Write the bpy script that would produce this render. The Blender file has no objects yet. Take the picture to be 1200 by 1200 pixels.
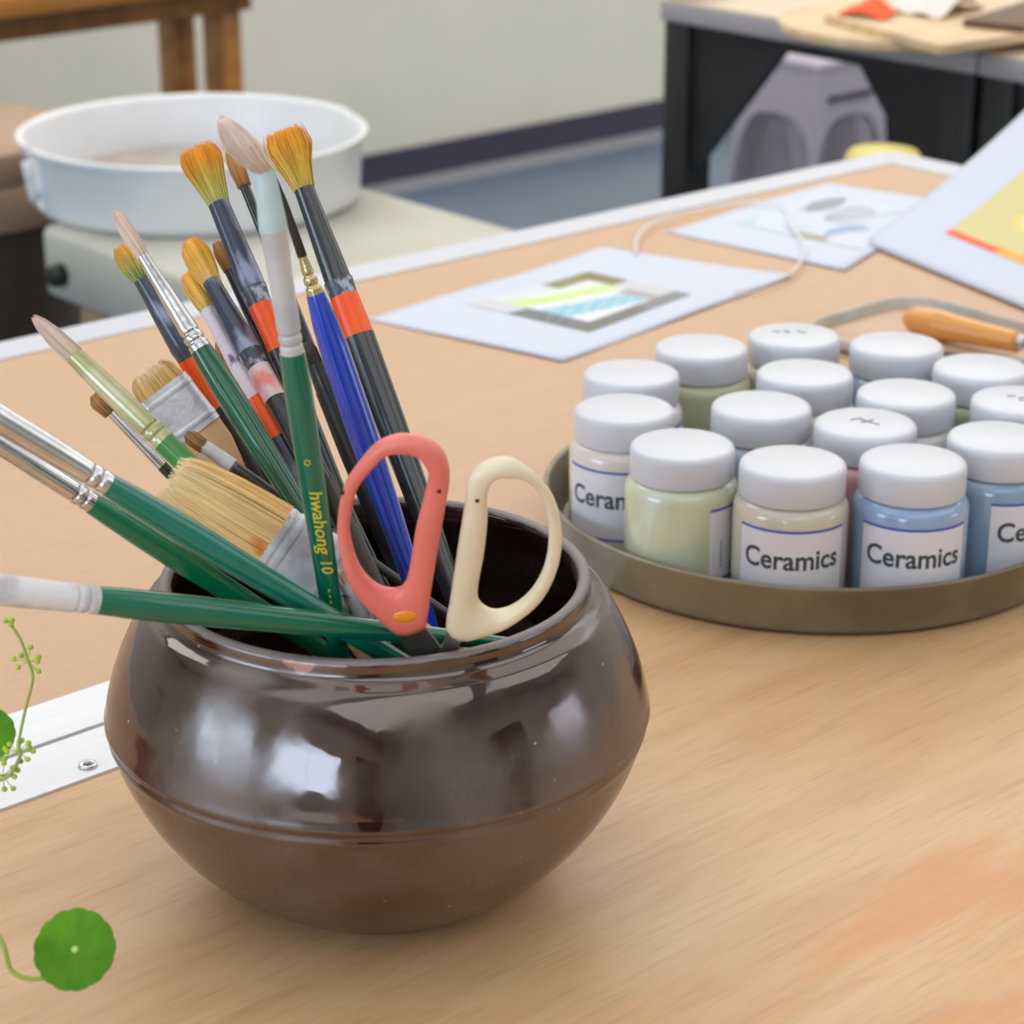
import bpy, bmesh, math, random
from mathutils import Vector, Matrix

random.seed(7)
S = bpy.context.scene
COL = S.collection

# ------------------------------------------------------------------ camera
PITCH = math.radians(21.2606)
HEAD = math.radians(48.2)                       # heading from +X (along the back wall)
FWD = Vector((math.cos(HEAD) * math.cos(PITCH), math.sin(HEAD) * math.cos(PITCH), -math.sin(PITCH)))
RGT = Vector((math.sin(HEAD), -math.cos(HEAD), 0))
UPV = RGT.cross(FWD)
cam_d = bpy.data.cameras.new('camera')
cam = bpy.data.objects.new('camera', cam_d)
COL.objects.link(cam)
cam.matrix_world = Matrix(((RGT.x, UPV.x, -FWD.x, 0), (RGT.y, UPV.y, -FWD.y, 0), (RGT.z, UPV.z, -FWD.z, 1.25), (0, 0, 0, 1)))
cam_d.sensor_width = 36
cam_d.lens = 82.5
cam_d.clip_start = .05
cam_d.dof.use_dof = True
cam_d.dof.focus_distance = .98
cam_d.dof.aperture_fstop = 15
S.camera = cam

# ------------------------------------------------------------------ world, lights, exposure
S.view_settings.view_transform = 'Standard'
S.view_settings.look = 'None'
S.view_settings.gamma = 1
S.view_settings.exposure = 0.1
S.view_settings.use_curve_mapping = False
S.cycles.use_denoising = True
S.cycles.max_bounces = 8
S.cycles.sample_clamp_indirect = 6
W = bpy.data.worlds.new('world')
S.world = W
W.use_nodes = True
bg = W.node_tree.nodes['Background']
bg.inputs['Color'].default_value = (.72, .86, 1, 1)
bg.inputs['Strength'].default_value = 1.0


def area(name, loc, direction, sx, sy, power, color):
    d = bpy.data.lights.new(name, 'AREA')
    d.shape = 'RECTANGLE'
    d.size, d.size_y = sx, sy
    d.energy = power
    d.color = color
    o = bpy.data.objects.new(name, d)
    COL.objects.link(o)
    o.location = loc
    o.rotation_euler = Vector(direction).to_track_quat('-Z', 'Y').to_euler()
    return o


# daylight at the windows of the left wall and the front wall
WIN_L = [(-1.2, .25), (.75, 2.2)]     # y ranges, wall x = -2.2
WIN_F = [(3.5, 5.9)]                     # x ranges, wall y = -3.0
for a, b in WIN_L:
    area('window_daylight', (-2.12, (a + b) / 2, 1.42), (1, 0, -.05), b - a, .86, 21, (.62, .80, 1))
for a, b in WIN_F:
    area('window_daylight', ((a + b) / 2, -2.92, 1.42), (0, 1, -.05), b - a, .86, 13, (.80, .84, 1))
# wide diffuse ceiling panels
for x, y, p in ((-.4, -1.3, 19), (-.4, 1.0, 12), (2.6, -1.3, 20), (2.6, .9, 14), (1.3, 3.0, 36), (4.2, 3.0, 48), (5.3, .8, 24)):
    area('ceiling_panel_light', (x, y, 2.70), (0, 0, -1), 2.7, 1.9, p, (1, .97, .93))


# ------------------------------------------------------------------ helpers
def lin(c):
    return tuple((v / 255 / 12.92 if v / 255 <= .04045 else ((v / 255 + .055) / 1.055) ** 2.4) for v in c)


def mat(name, rgb, rough=.5, metal=0., coat=0., rgb2=None, scale=20., lo=.4, hi=.6, stretch=(1, 1, 1), bump=0., bscale=None,
        coord='Object', ior=1.5, detail=4., trans=0., sub=0., rough2=None, spec=None):
    """procedural material: two colours mixed by noise, optional bump; rgb in linear albedo"""
    m = bpy.data.materials.new(name)
    m.use_nodes = True
    nt = m.node_tree
    b = nt.nodes['Principled BSDF']
    b.inputs['Roughness'].default_value = rough
    b.inputs['Metallic'].default_value = metal
    b.inputs['IOR'].default_value = ior
    b.inputs['Coat Weight'].default_value = coat
    b.inputs['Coat Roughness'].default_value = .06
    b.inputs['Transmission Weight'].default_value = trans
    if spec is not None:
        b.inputs['Specular IOR Level'].default_value = spec
    if sub:
        b.inputs['Subsurface Weight'].default_value = sub
        b.inputs['Subsurface Radius'].default_value = (.006, .006, .006)
    b.inputs['Base Color'].default_value = (*rgb, 1)
    if rgb2 is not None or bump:
        tc = nt.nodes.new('ShaderNodeTexCoord')
        mp = nt.nodes.new('ShaderNodeMapping')
        mp.inputs['Scale'].default_value = stretch
        nt.links.new(tc.outputs[coord], mp.inputs['Vector'])
        nz = nt.nodes.new('ShaderNodeTexNoise')
        nz.inputs['Scale'].default_value = scale
        nz.inputs['Detail'].default_value = detail
        nt.links.new(mp.outputs['Vector'], nz.inputs['Vector'])
        if rgb2 is not None:
            rp = nt.nodes.new('ShaderNodeMapRange')
            rp.inputs['From Min'].default_value = lo
            rp.inputs['From Max'].default_value = hi
            nt.links.new(nz.outputs['Fac'], rp.inputs['Value'])
            mx = nt.nodes.new('ShaderNodeMix')
            mx.data_type = 'RGBA'
            mx.inputs['A'].default_value = (*rgb, 1)
            mx.inputs['B'].default_value = (*rgb2, 1)
            nt.links.new(rp.outputs['Result'], mx.inputs['Factor'])
            nt.links.new(mx.outputs['Result'], b.inputs['Base Color'])
            if rough2 is not None:
                mr = nt.nodes.new('ShaderNodeMapRange')
                mr.inputs['From Min'].default_value = lo
                mr.inputs['From Max'].default_value = hi
                mr.inputs['To Min'].default_value = rough
                mr.inputs['To Max'].default_value = rough2
                nt.links.new(nz.outputs['Fac'], mr.inputs['Value'])
                nt.links.new(mr.outputs['Result'], b.inputs['Roughness'])
        if bump:
            nb = nz
            if bscale:
                nb = nt.nodes.new('ShaderNodeTexNoise')
                nb.inputs['Scale'].default_value = bscale
                nb.inputs['Detail'].default_value = 4
                nt.links.new(mp.outputs['Vector'], nb.inputs['Vector'])
            bp = nt.nodes.new('ShaderNodeBump')
            bp.inputs['Strength'].default_value = bump
            bp.inputs['Distance'].default_value = .002
            nt.links.new(nb.outputs['Fac'], bp.inputs['Height'])
            nt.links.new(bp.outputs['Normal'], b.inputs['Normal'])
    return m


def ramp_mat(name, stops, rough=.6, axis='Z', streak=60., amount=.35, coord='Generated'):
    """hair: its dyed colours along the length (0 at the ferrule, 1 at the tip) with fine streaks"""
    m = bpy.data.materials.new(name)
    m.use_nodes = True
    nt = m.node_tree
    b = nt.nodes['Principled BSDF']
    b.inputs['Roughness'].default_value = rough
    tc = nt.nodes.new('ShaderNodeTexCoord')
    sx = nt.nodes.new('ShaderNodeSeparateXYZ')
    nt.links.new(tc.outputs[coord], sx.inputs[0])
    cr = nt.nodes.new('ShaderNodeValToRGB')
    while len(cr.color_ramp.elements) < len(stops):
        cr.color_ramp.elements.new(.5)
    for e, (p, c) in zip(cr.color_ramp.elements, stops):
        e.position = p
        e.color = (*lin(c), 1)
    nt.links.new(sx.outputs[axis], cr.inputs['Fac'])
    mp = nt.nodes.new('ShaderNodeMapping')
    mp.inputs['Scale'].default_value = (1, 1, .06)
    nt.links.new(tc.outputs['Object'], mp.inputs['Vector'])
    nz = nt.nodes.new('ShaderNodeTexNoise')
    nz.inputs['Scale'].default_value = 900
    nz.inputs['Detail'].default_value = 3
    nt.links.new(mp.outputs['Vector'], nz.inputs['Vector'])
    mr = nt.nodes.new('ShaderNodeMapRange')
    mr.inputs['To Min'].default_value = 1 - amount
    mr.inputs['To Max'].default_value = 1 + amount
    nt.links.new(nz.outputs['Fac'], mr.inputs['Value'])
    mx = nt.nodes.new('ShaderNodeMix')
    mx.data_type = 'RGBA'
    mx.blend_type = 'MULTIPLY'
    mx.inputs['Factor'].default_value = 1
    nt.links.new(cr.outputs['Color'], mx.inputs['A'])
    nt.links.new(mr.outputs['Result'], mx.inputs['B'])
    nt.links.new(mx.outputs['Result'], b.inputs['Base Color'])
    return m


def obj(name, bm, material, parent=None, smooth=True, angle=None):
    me = bpy.data.meshes.new(name)
    bmesh.ops.recalc_face_normals(bm, faces=bm.faces)
    bm.to_mesh(me)
    bm.free()
    if smooth:
        for p in me.polygons:
            p.use_smooth = True
        if angle:
            me.set_sharp_from_angle(angle=math.radians(angle))
    for m in (material if isinstance(material, (list, tuple)) else [material]):
        me.materials.append(m)
    o = bpy.data.objects.new(name, me)
    COL.objects.link(o)
    if parent:
        o.parent = parent
    return o


def tag(o, label=None, cat=None, group=None, kind=None):
    if label:
        o['label'] = label
    if cat:
        o['category'] = cat
    if group:
        o['group'] = group
    if kind:
        o['kind'] = kind
    return o


def thing(name, loc, label, cat, group=None, matrix=None):
    o = bpy.data.objects.new(name, None)
    o.empty_display_size = .02
    COL.objects.link(o)
    if matrix is not None:
        o.matrix_world = matrix
    else:
        o.location = loc
    return tag(o, label, cat, group)


def lathe(bm, prof, n=64, c=(0, 0), close=True):
    """prof: list of (r, z); ends with r=0 are closed to a point"""
    rings = []
    for r, z in prof:
        if r < 1e-7:
            rings.append([bm.verts.new((c[0], c[1], z))])
        else:
            rings.append([bm.verts.new((c[0] + r * math.cos(2 * math.pi * i / n), c[1] + r * math.sin(2 * math.pi * i / n), z)) for i in range(n)])
    for a, b in zip(rings, rings[1:]):
        for i in range(n):
            j = (i + 1) % n
            q = [a[i % len(a)], a[j % len(a)], b[j % len(b)], b[i % len(b)]]
            q = list(dict.fromkeys(q))
            if len(q) > 2:
                bm.faces.new(q)
    return bm


def box(bm, lo, hi, bevel=0., seg=2, rot=None):
    r = bmesh.ops.create_cube(bm, size=1)
    vs = r['verts']
    c = [(a + b) / 2 for a, b in zip(lo, hi)]
    s = [b - a for a, b in zip(lo, hi)]
    for v in vs:
        v.co = Vector((v.co.x * s[0] + c[0], v.co.y * s[1] + c[1], v.co.z * s[2] + c[2]))
    if rot:
        bmesh.ops.rotate(bm, verts=vs, cent=c, matrix=rot)
    if bevel:
        es = list({e for v in vs for e in v.link_edges})
        bmesh.ops.bevel(bm, geom=es, offset=bevel, segments=seg, profile=.5, affect='EDGES')
    return bm


def tube(bm, pts, rad, n=12, up=None, flat=1., caps=True):
    """swept tube through pts with radius per point; flat scales the second section axis"""
    pts = [Vector(p) for p in pts]
    if not isinstance(rad, (list, tuple)):
        rad = [rad] * len(pts)
    rings = []
    u = None
    for i, p in enumerate(pts):
        t = (pts[min(i + 1, len(pts) - 1)] - pts[max(i - 1, 0)]).normalized()
        if u is None:
            u = Vector(up) if up else (Vector((0, 0, 1)) if abs(t.z) < .9 else Vector((1, 0, 0)))
        u = (u - t * u.dot(t)).normalized()
        w = t.cross(u)
        r = rad[i]
        rings.append([bm.verts.new(p + u * (r * math.cos(2 * math.pi * k / n)) + w * (r * flat * math.sin(2 * math.pi * k / n))) for k in range(n)])
    for a, b in zip(rings, rings[1:]):
        for k in range(n):
            bm.faces.new((a[k], a[(k + 1) % n], b[(k + 1) % n], b[k]))
    if caps:
        bm.faces.new(rings[0][::-1])
        bm.faces.new(rings[-1])
    return bm


def spline(pts, n=8):
    """Catmull-Rom through pts"""
    P = [Vector(p) for p in pts]
    P = [P[0] * 2 - P[1]] + P + [P[-1] * 2 - P[-2]]
    out = []
    for i in range(1, len(P) - 2):
        for k in range(n):
            t = k / n
            a, b, c, d = P[i - 1:i + 3]
            out.append(.5 * ((2 * b) + (c - a) * t + (2 * a - 5 * b + 4 * c - d) * t * t + (3 * b - a - 3 * c + d) * t ** 3))
    out.append(P[-2])
    return out


def prism(bm, pts, z0, z1, bevel=0.):
    """extrude a polygon in XY"""
    lo = [bm.verts.new((x, y, z0)) for x, y in pts]
    hi = [bm.verts.new((x, y, z1)) for x, y in pts]
    n = len(pts)
    bm.faces.new(lo[::-1])
    bm.faces.new(hi)
    for i in range(n):
        bm.faces.new((lo[i], lo[(i + 1) % n], hi[(i + 1) % n], hi[i]))
    return bm


def text_bm(body, size, extrude=.0002, bold=.0, shear=0., align='CENTER'):
    cu = bpy.data.curves.new('lettering', 'FONT')
    cu.body = body
    cu.size = size
    cu.extrude = extrude
    cu.offset = bold
    cu.shear = shear
    cu.align_x = align
    cu.align_y = 'CENTER'
    cu.resolution_u = 4
    o = bpy.data.objects.new('lettering', cu)
    COL.objects.link(o)
    dg = bpy.context.evaluated_depsgraph_get()
    me = o.evaluated_get(dg).to_mesh()
    bm = bmesh.new()
    bm.from_mesh(me)
    o.evaluated_get(dg).to_mesh_clear()
    bpy.data.objects.remove(o)
    bpy.data.curves.remove(cu)
    return bm


def sheet(bm, f, nu, nv, th):
    """thin sheet from surface function f(u, v); th is its thickness"""
    top = [[bm.verts.new(Vector(f(i / nu, j / nv)) + Vector((0, 0, th))) for j in range(nv + 1)] for i in range(nu + 1)]
    bot = [[bm.verts.new(f(i / nu, j / nv)) for j in range(nv + 1)] for i in range(nu + 1)]
    for i in range(nu):
        for j in range(nv):
            bm.faces.new((top[i][j], top[i + 1][j], top[i + 1][j + 1], top[i][j + 1]))
            bm.faces.new((bot[i][j + 1], bot[i + 1][j + 1], bot[i + 1][j], bot[i][j]))
    for i in range(nu):
        for j in (0, nv):
            bm.faces.new((top[i][j], bot[i][j], bot[i + 1][j], top[i + 1][j]))
    for j in range(nv):
        for i in (0, nu):
            bm.faces.new((top[i][j], top[i][j + 1], bot[i][j + 1], bot[i][j]))
    return bm


# ------------------------------------------------------------------ structure
TT = .75                                           # table top height
M_wall = mat('wall_paint', lin((226, 223, 207)), .8, rgb2=lin((220, 218, 203)), scale=3, bump=.05, bscale=60)
M_floor = mat('floor_vinyl', lin((94, 109, 132)), .28, rgb2=lin((85, 101, 125)), scale=2.5, bump=.03, bscale=30)
M_ceil = mat('ceiling_paint', (.8, .79, .76), .9)
M_base = mat('baseboard_vinyl', lin((64, 62, 82)), .45)
M_white_frame = mat('window_frame_paint', (.75, .75, .73), .4)
X0, X1, Y0, Y1, H = -2.2, 6.6, -3.0, 4.14, 2.75


def struct(name, bm, m):
    return tag(obj(name, bm, m, smooth=False), kind='structure')


struct('floor', box(bmesh.new(), (X0 - .1, Y0 - .1, -.06), (X1 + .1, Y1 + .1, 0)), M_floor)
struct('ceiling', box(bmesh.new(), (X0 - .1, Y0 - .1, H), (X1 + .1, Y1 + .1, H + .08)), M_ceil)
struct('wall_back', box(bmesh.new(), (X0, Y1, 0), (X1, Y1 + .1, H)), M_wall)
struct('wall_right', box(bmesh.new(), (X1, Y0 - .1, 0), (X1 + .1, Y1 + .1, H)), M_wall)
ZS, ZT = .95, 1.88                                    # sill and head of the windows


def wall_with_windows(name, ranges, along_y, a0, a1, p0, p1):
    bm = bmesh.new()

    def bx(u0, u1, z0, z1):
        if along_y:
            box(bm, (p0, u0, z0), (p1, u1, z1))
        else:
            box(bm, (u0, p0, z0), (u1, p1, z1))
    bx(a0, a1, 0, ZS)
    bx(a0, a1, ZT, H)
    c = a0
    for u0, u1 in ranges:
        bx(c, u0, ZS, ZT)
        c = u1
    bx(c, a1, ZS, ZT)
    struct(name, bm, M_wall)


wall_with_windows('wall_left', WIN_L, True, Y0 - .1, Y1 + .1, X0 - .1, X0)
wall_with_windows('wall_front', WIN_F, False, X0, X1, Y0 - .1, Y0)
k = 0
for ranges, along_y in ((WIN_L, True), (WIN_F, False)):
    for u0, u1 in ranges:
        k += 1
        bm = bmesh.new()
        for a, b, z0, z1 in ((u0, u0 + .05, ZS, ZT), (u1 - .05, u1, ZS, ZT), (u0, u1, ZS, ZS + .05), (u0, u1, ZT - .05, ZT), ((u0 + u1) / 2 - .025, (u0 + u1) / 2 + .025, ZS, ZT)):
            if along_y:
                box(bm, (X0 - .07, a, z0), (X0 - .03, b, z1))
            else:
                box(bm, (a, Y0 - .07, z0), (b, Y0 - .03, z1))
        struct('window_%d' % k, bm, M_white_frame)
struct('baseboard_back', box(bmesh.new(), (X0, Y1 - .012, 0), (X1, Y1, .075), .003), M_base)
M_floor_reflection = mat('painted_floor_reflection', lin((136, 138, 144)), .4)
M_reflection_panel = mat('dark_reflection_panel', lin((46, 36, 34)), .5)
struct('floor_reflection_1', box(bmesh.new(), (X0, Y1 - .105, .0002), (X1 - .013, Y1 - .0125, .004)), M_floor_reflection)  # pale strip painting the wall's reflection onto the edge of the glossy floor
struct('reflection_panel_1', box(bmesh.new(), (1.15, Y0 + .0005, .0), (2.1, Y0 + .045, 2.05), .004), M_reflection_panel)  # two unseen dark slabs, added to give the bowl dark shapes to reflect
struct('reflection_panel_2', box(bmesh.new(), (X0 + .0005, -2.85, .0), (X0 + .045, -1.95, 2.05), .004), M_reflection_panel)
struct('baseboard_right', box(bmesh.new(), (X1 - .012, Y0, 0), (X1, Y1 - .012, .075), .003), M_base)

# ------------------------------------------------------------------ the two work tables
def wood_mat(name, base, dark, stain, rough, grain_amt, stain_amt):
    m = bpy.data.materials.new(name)
    m.use_nodes = True
    nt = m.node_tree
    L = nt.links.new
    b = nt.nodes['Principled BSDF']
    b.inputs['Roughness'].default_value = rough
    tc = nt.nodes.new('ShaderNodeTexCoord')

    def noise(sc, stretch, detail, lo, hi, rot=0., offs=(0, 0, 0)):
        mp = nt.nodes.new('ShaderNodeMapping')
        mp.inputs['Scale'].default_value = stretch
        mp.inputs['Rotation'].default_value = (0, 0, rot)
        mp.inputs['Location'].default_value = offs
        L(tc.outputs['Object'], mp.inputs['Vector'])
        n = nt.nodes.new('ShaderNodeTexNoise')
        n.inputs['Scale'].default_value = sc
        n.inputs['Detail'].default_value = detail
        n.inputs['Roughness'].default_value = .6
        L(mp.outputs['Vector'], n.inputs['Vector'])
        r = nt.nodes.new('ShaderNodeMapRange')
        r.inputs['From Min'].default_value = lo
        r.inputs['From Max'].default_value = hi
        L(n.outputs['Fac'], r.inputs['Value'])
        return r.outputs['Result']

    def mix(fac, a, c, amt=1.):
        x = nt.nodes.new('ShaderNodeMix')
        x.data_type = 'RGBA'
        mm = nt.nodes.new('ShaderNodeMath')
        mm.operation = 'MULTIPLY'
        mm.inputs[1].default_value = amt
        L(fac, mm.inputs[0])
        L(mm.outputs[0], x.inputs['Factor'])
        if isinstance(a, tuple):
            x.inputs['A'].default_value = (*a, 1)
        else:
            L(a, x.inputs['A'])
        x.inputs['B'].default_value = (*c, 1)
        return x.outputs['Result']
    c = mix(noise(7, (1, 6, 1), 5, .35, .7, .05), base, dark, grain_amt)
    c = mix(noise(30, (1, 14, 1), 6, .5, .75, .05, (3, 1, 0)), c, tuple(v * .72 for v in dark), grain_amt * .6)
    if stain_amt:
        # a worn orange patch of veneer near the front of the table, with its own ragged edge
        sep = nt.nodes.new('ShaderNodeSeparateXYZ')
        L(tc.outputs['Object'], sep.inputs[0])
        my = nt.nodes.new('ShaderNodeMapRange')
        my.inputs['From Min'].default_value = .545
        my.inputs['From Max'].default_value = .535
        L(sep.outputs['Y'], my.inputs['Value'])
        n2 = noise(9, (1, 3.2, 1), 6, .46, .62, .08, (.6, .15, 0))
        mu = nt.nodes.new('ShaderNodeMath')
        mu.operation = 'MULTIPLY'
        L(my.outputs['Result'], mu.inputs[0])
        L(n2, mu.inputs[1])
        c = mix(mu.outputs[0], c, stain, stain_amt)
    L(c, b.inputs['Base Color'])
    bp = nt.nodes.new('ShaderNodeBump')
    bp.inputs['Strength'].default_value = .04
    bp.inputs['Distance'].default_value = .001
    L(noise(60, (1, 10, 1), 4, 0, 1), bp.inputs['Height'])
    L(bp.outputs['Normal'], b.inputs['Normal'])
    return m


M_ply_near = wood_mat('birch_plywood', lin((216, 176, 132)), lin((198, 150, 104)), lin((212, 146, 86)), .42, .8, .75)
M_ply_far = wood_mat('plain_plywood', lin((206, 168, 134)), lin((201, 162, 127)), lin((200, 150, 100)), .5, .5, 0)
M_alu = mat('white_aluminium', (.64, .65, .72), .38, rgb2=(.61, .62, .69), scale=9, stretch=(1, 30, 1))
M_strip = mat('white_painted_strip', (.88, .885, .93), .4, rgb2=(.85, .855, .90), scale=9, stretch=(1, 30, 1))
M_alu_dull = mat('grey_aluminium', (.45, .46, .48), .4, metal=.3)
M_steel = mat('steel', (.6, .6, .6), .28, metal=1)
M_seam = mat('seam_grey', (.20, .22, .22), .6)


def work_table(label, top_pts, trims, frame, mtop):
    x0, y0, x1, y1 = frame
    t = thing('work_table', ((x0 + x1) / 2, (y0 + y1) / 2, 0), label, 'table', 'plywood work tables')
    off = Vector((-(x0 + x1) / 2, -(y0 + y1) / 2, 0))
    def put(name, bm, m, **kw):
        o = obj(name, bm, m, t, **kw)
        o.location = off
        return o
    put('tabletop', prism(bmesh.new(), top_pts, TT - .028, TT), mtop, smooth=False)
    tr = []
    for pts, z0, z1 in trims:
        bm = prism(bmesh.new(), pts, z0, z1)
        tr.append(put('edge_trim', bm, M_strip if pts[0][1] < 1 and pts[1][0] - pts[0][0] > 1 else M_alu, smooth=False))
    put('apron', box(bmesh.new(), (x0 + .05, y0 + .05, TT - .085), (x1 - .05, y1 - .05, TT - .0285)), M_alu_dull, smooth=False)
    for lx in (x0 + .06, x1 - .1):
        for ly in (y0 + .06, y1 - .1):
            put('leg', box(bmesh.new(), (lx, ly, 0), (lx + .04, ly + .04, TT - .086), .003), M_alu_dull, smooth=False)
    return t, tr, off


XR = 1.772
near_t, near_tr, noff = work_table('near plywood work table with a grained top, under the dark bowl',
    [(-.25, .12), (XR - .036, .12), (XR - .036, .8365), (-.25, .8365)],
    [([(-.25, .8365), (XR, .8365), (XR, .8765), (-.25, .8765)], TT - .028, TT + .0012),
     ([(XR - .036, .12), (XR, .12), (XR, .8362), (XR - .036, .8362)], TT - .028, TT + .0012)],
    (-.25, .12, XR, .8765), M_ply_near)
FARL, FARR = 1.476, 1.432                                   # far edge of the far table (slightly out of square)
far_t, far_tr, foff = work_table('far plywood work table with a plain tan top, under the printed papers',
    [(-.25, .917), (XR - .04, .917), (XR - .04, FARR - .036), (-.25, FARL - .036)],
    [([(-.25, .8800), (XR, .8800), (XR, .917), (-.25, .917)], TT - .028, TT + .0012),
     ([(-.25, FARL - .036), (XR - .04, FARR - .036), (XR, FARR), (-.25, FARL)], TT - .028, TT + .0012),
     ([(XR - .04, .9172), (XR, .9172), (XR, FARR - .0003), (XR - .04, FARR - .0363)], TT - .028, TT + .0012)],
    (-.25, .8800, XR, 1.43), M_ply_far)
sm_ = obj('seam_strip', box(bmesh.new(), (-.25, .8767, TT - .02), (XR, .8798, TT - .0006)), M_seam, near_t, smooth=False)
sm_.location = noff
# countersunk cross-head screws in the trim strip
for sx in (.4954, .98, 1.45):
    bm = lathe(bmesh.new(), [(0, .0005), (.0022, .0005), (.0026, .0015), (.0042, .0013), (.0046, 0), (0, -.001)], 24)
    s = obj('screw', bm, M_steel, near_tr[0])
    s.location = (sx, .8459, TT + .0012)
    s.rotation_euler = (0, 0, .5)
    bm = box(bmesh.new(), (-.002, -.0004, .0004), (.002, .0004, .0012))
    box(bm, (-.0004, -.002, .0004), (.0004, .002, .0012))
    c = obj('screw_slot', bm, M_seam, near_tr[0], smooth=False)
    c.location = (sx, .8459, TT + .0012)
    c.rotation_euler = (0, 0, .5)


def part(name, bm, m, root, smooth=True, angle=None, label=None):
    """a part modelled in world coordinates, parented to its thing"""
    o = obj(name, bm, m, root, smooth, angle)
    o.location = -root.location
    if label:
        o['label'] = label
    return o


# ------------------------------------------------------------------ glazed bowl
BX, BY = .5376, .6833


def bowl_profile():
    out = [(0, .003), (.040, .003), (.043, 0), (.0500, 0), (.0530, .0012)]
    for i in range(1, 73):
        t = i / 72
        z = t * .081
        r = .0423 + .0681 * (1 - (1 - t) ** 1.608) ** (1 / 1.608)
        for zr, h in ((.0730, .0006), (.0790, .0009)):        # throwing ridges round the belly
            r += h * math.exp(-((z - zr) / .0016) ** 2)
        r -= .0007 * math.exp(-((z - .0760) / .0010) ** 2)
        if z > .003:
            out.append((r, z))
    for i in range(1, 17):
        t = i / 20
        out.append((.0815 + .0289 * (1 - t ** 1.4) ** (1 / 1.4), .081 + .0555 * t))
    out += [(.0915, .1264), (.0900, .1274), (.0882, .1282), (.0869, .1294), (.0862, .1308), (.0861, .1324), (.0863, .1342), (.0860, .1356), (.0846, .1365), (.0826, .1364), (.0812, .1352), (.0806, .133), (.0812, .127)]
    for i in range(16, -1, -1):
        t = i / 20
        out.append((.0790 + .0242 * (1 - t ** 1.244) ** (1 / 1.244), .081 + .048 * t))
    for i in range(23, 0, -1):
        t = i / 24
        out.append((.0355 + .0675 * (1 - (1 - t) ** 1.608) ** (1 / 1.608), .0075 + t * .0735))
    out += [(.03, .0072), (0, .007)]
    return out


def fine(prof, keep=()):
    return prof


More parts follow.
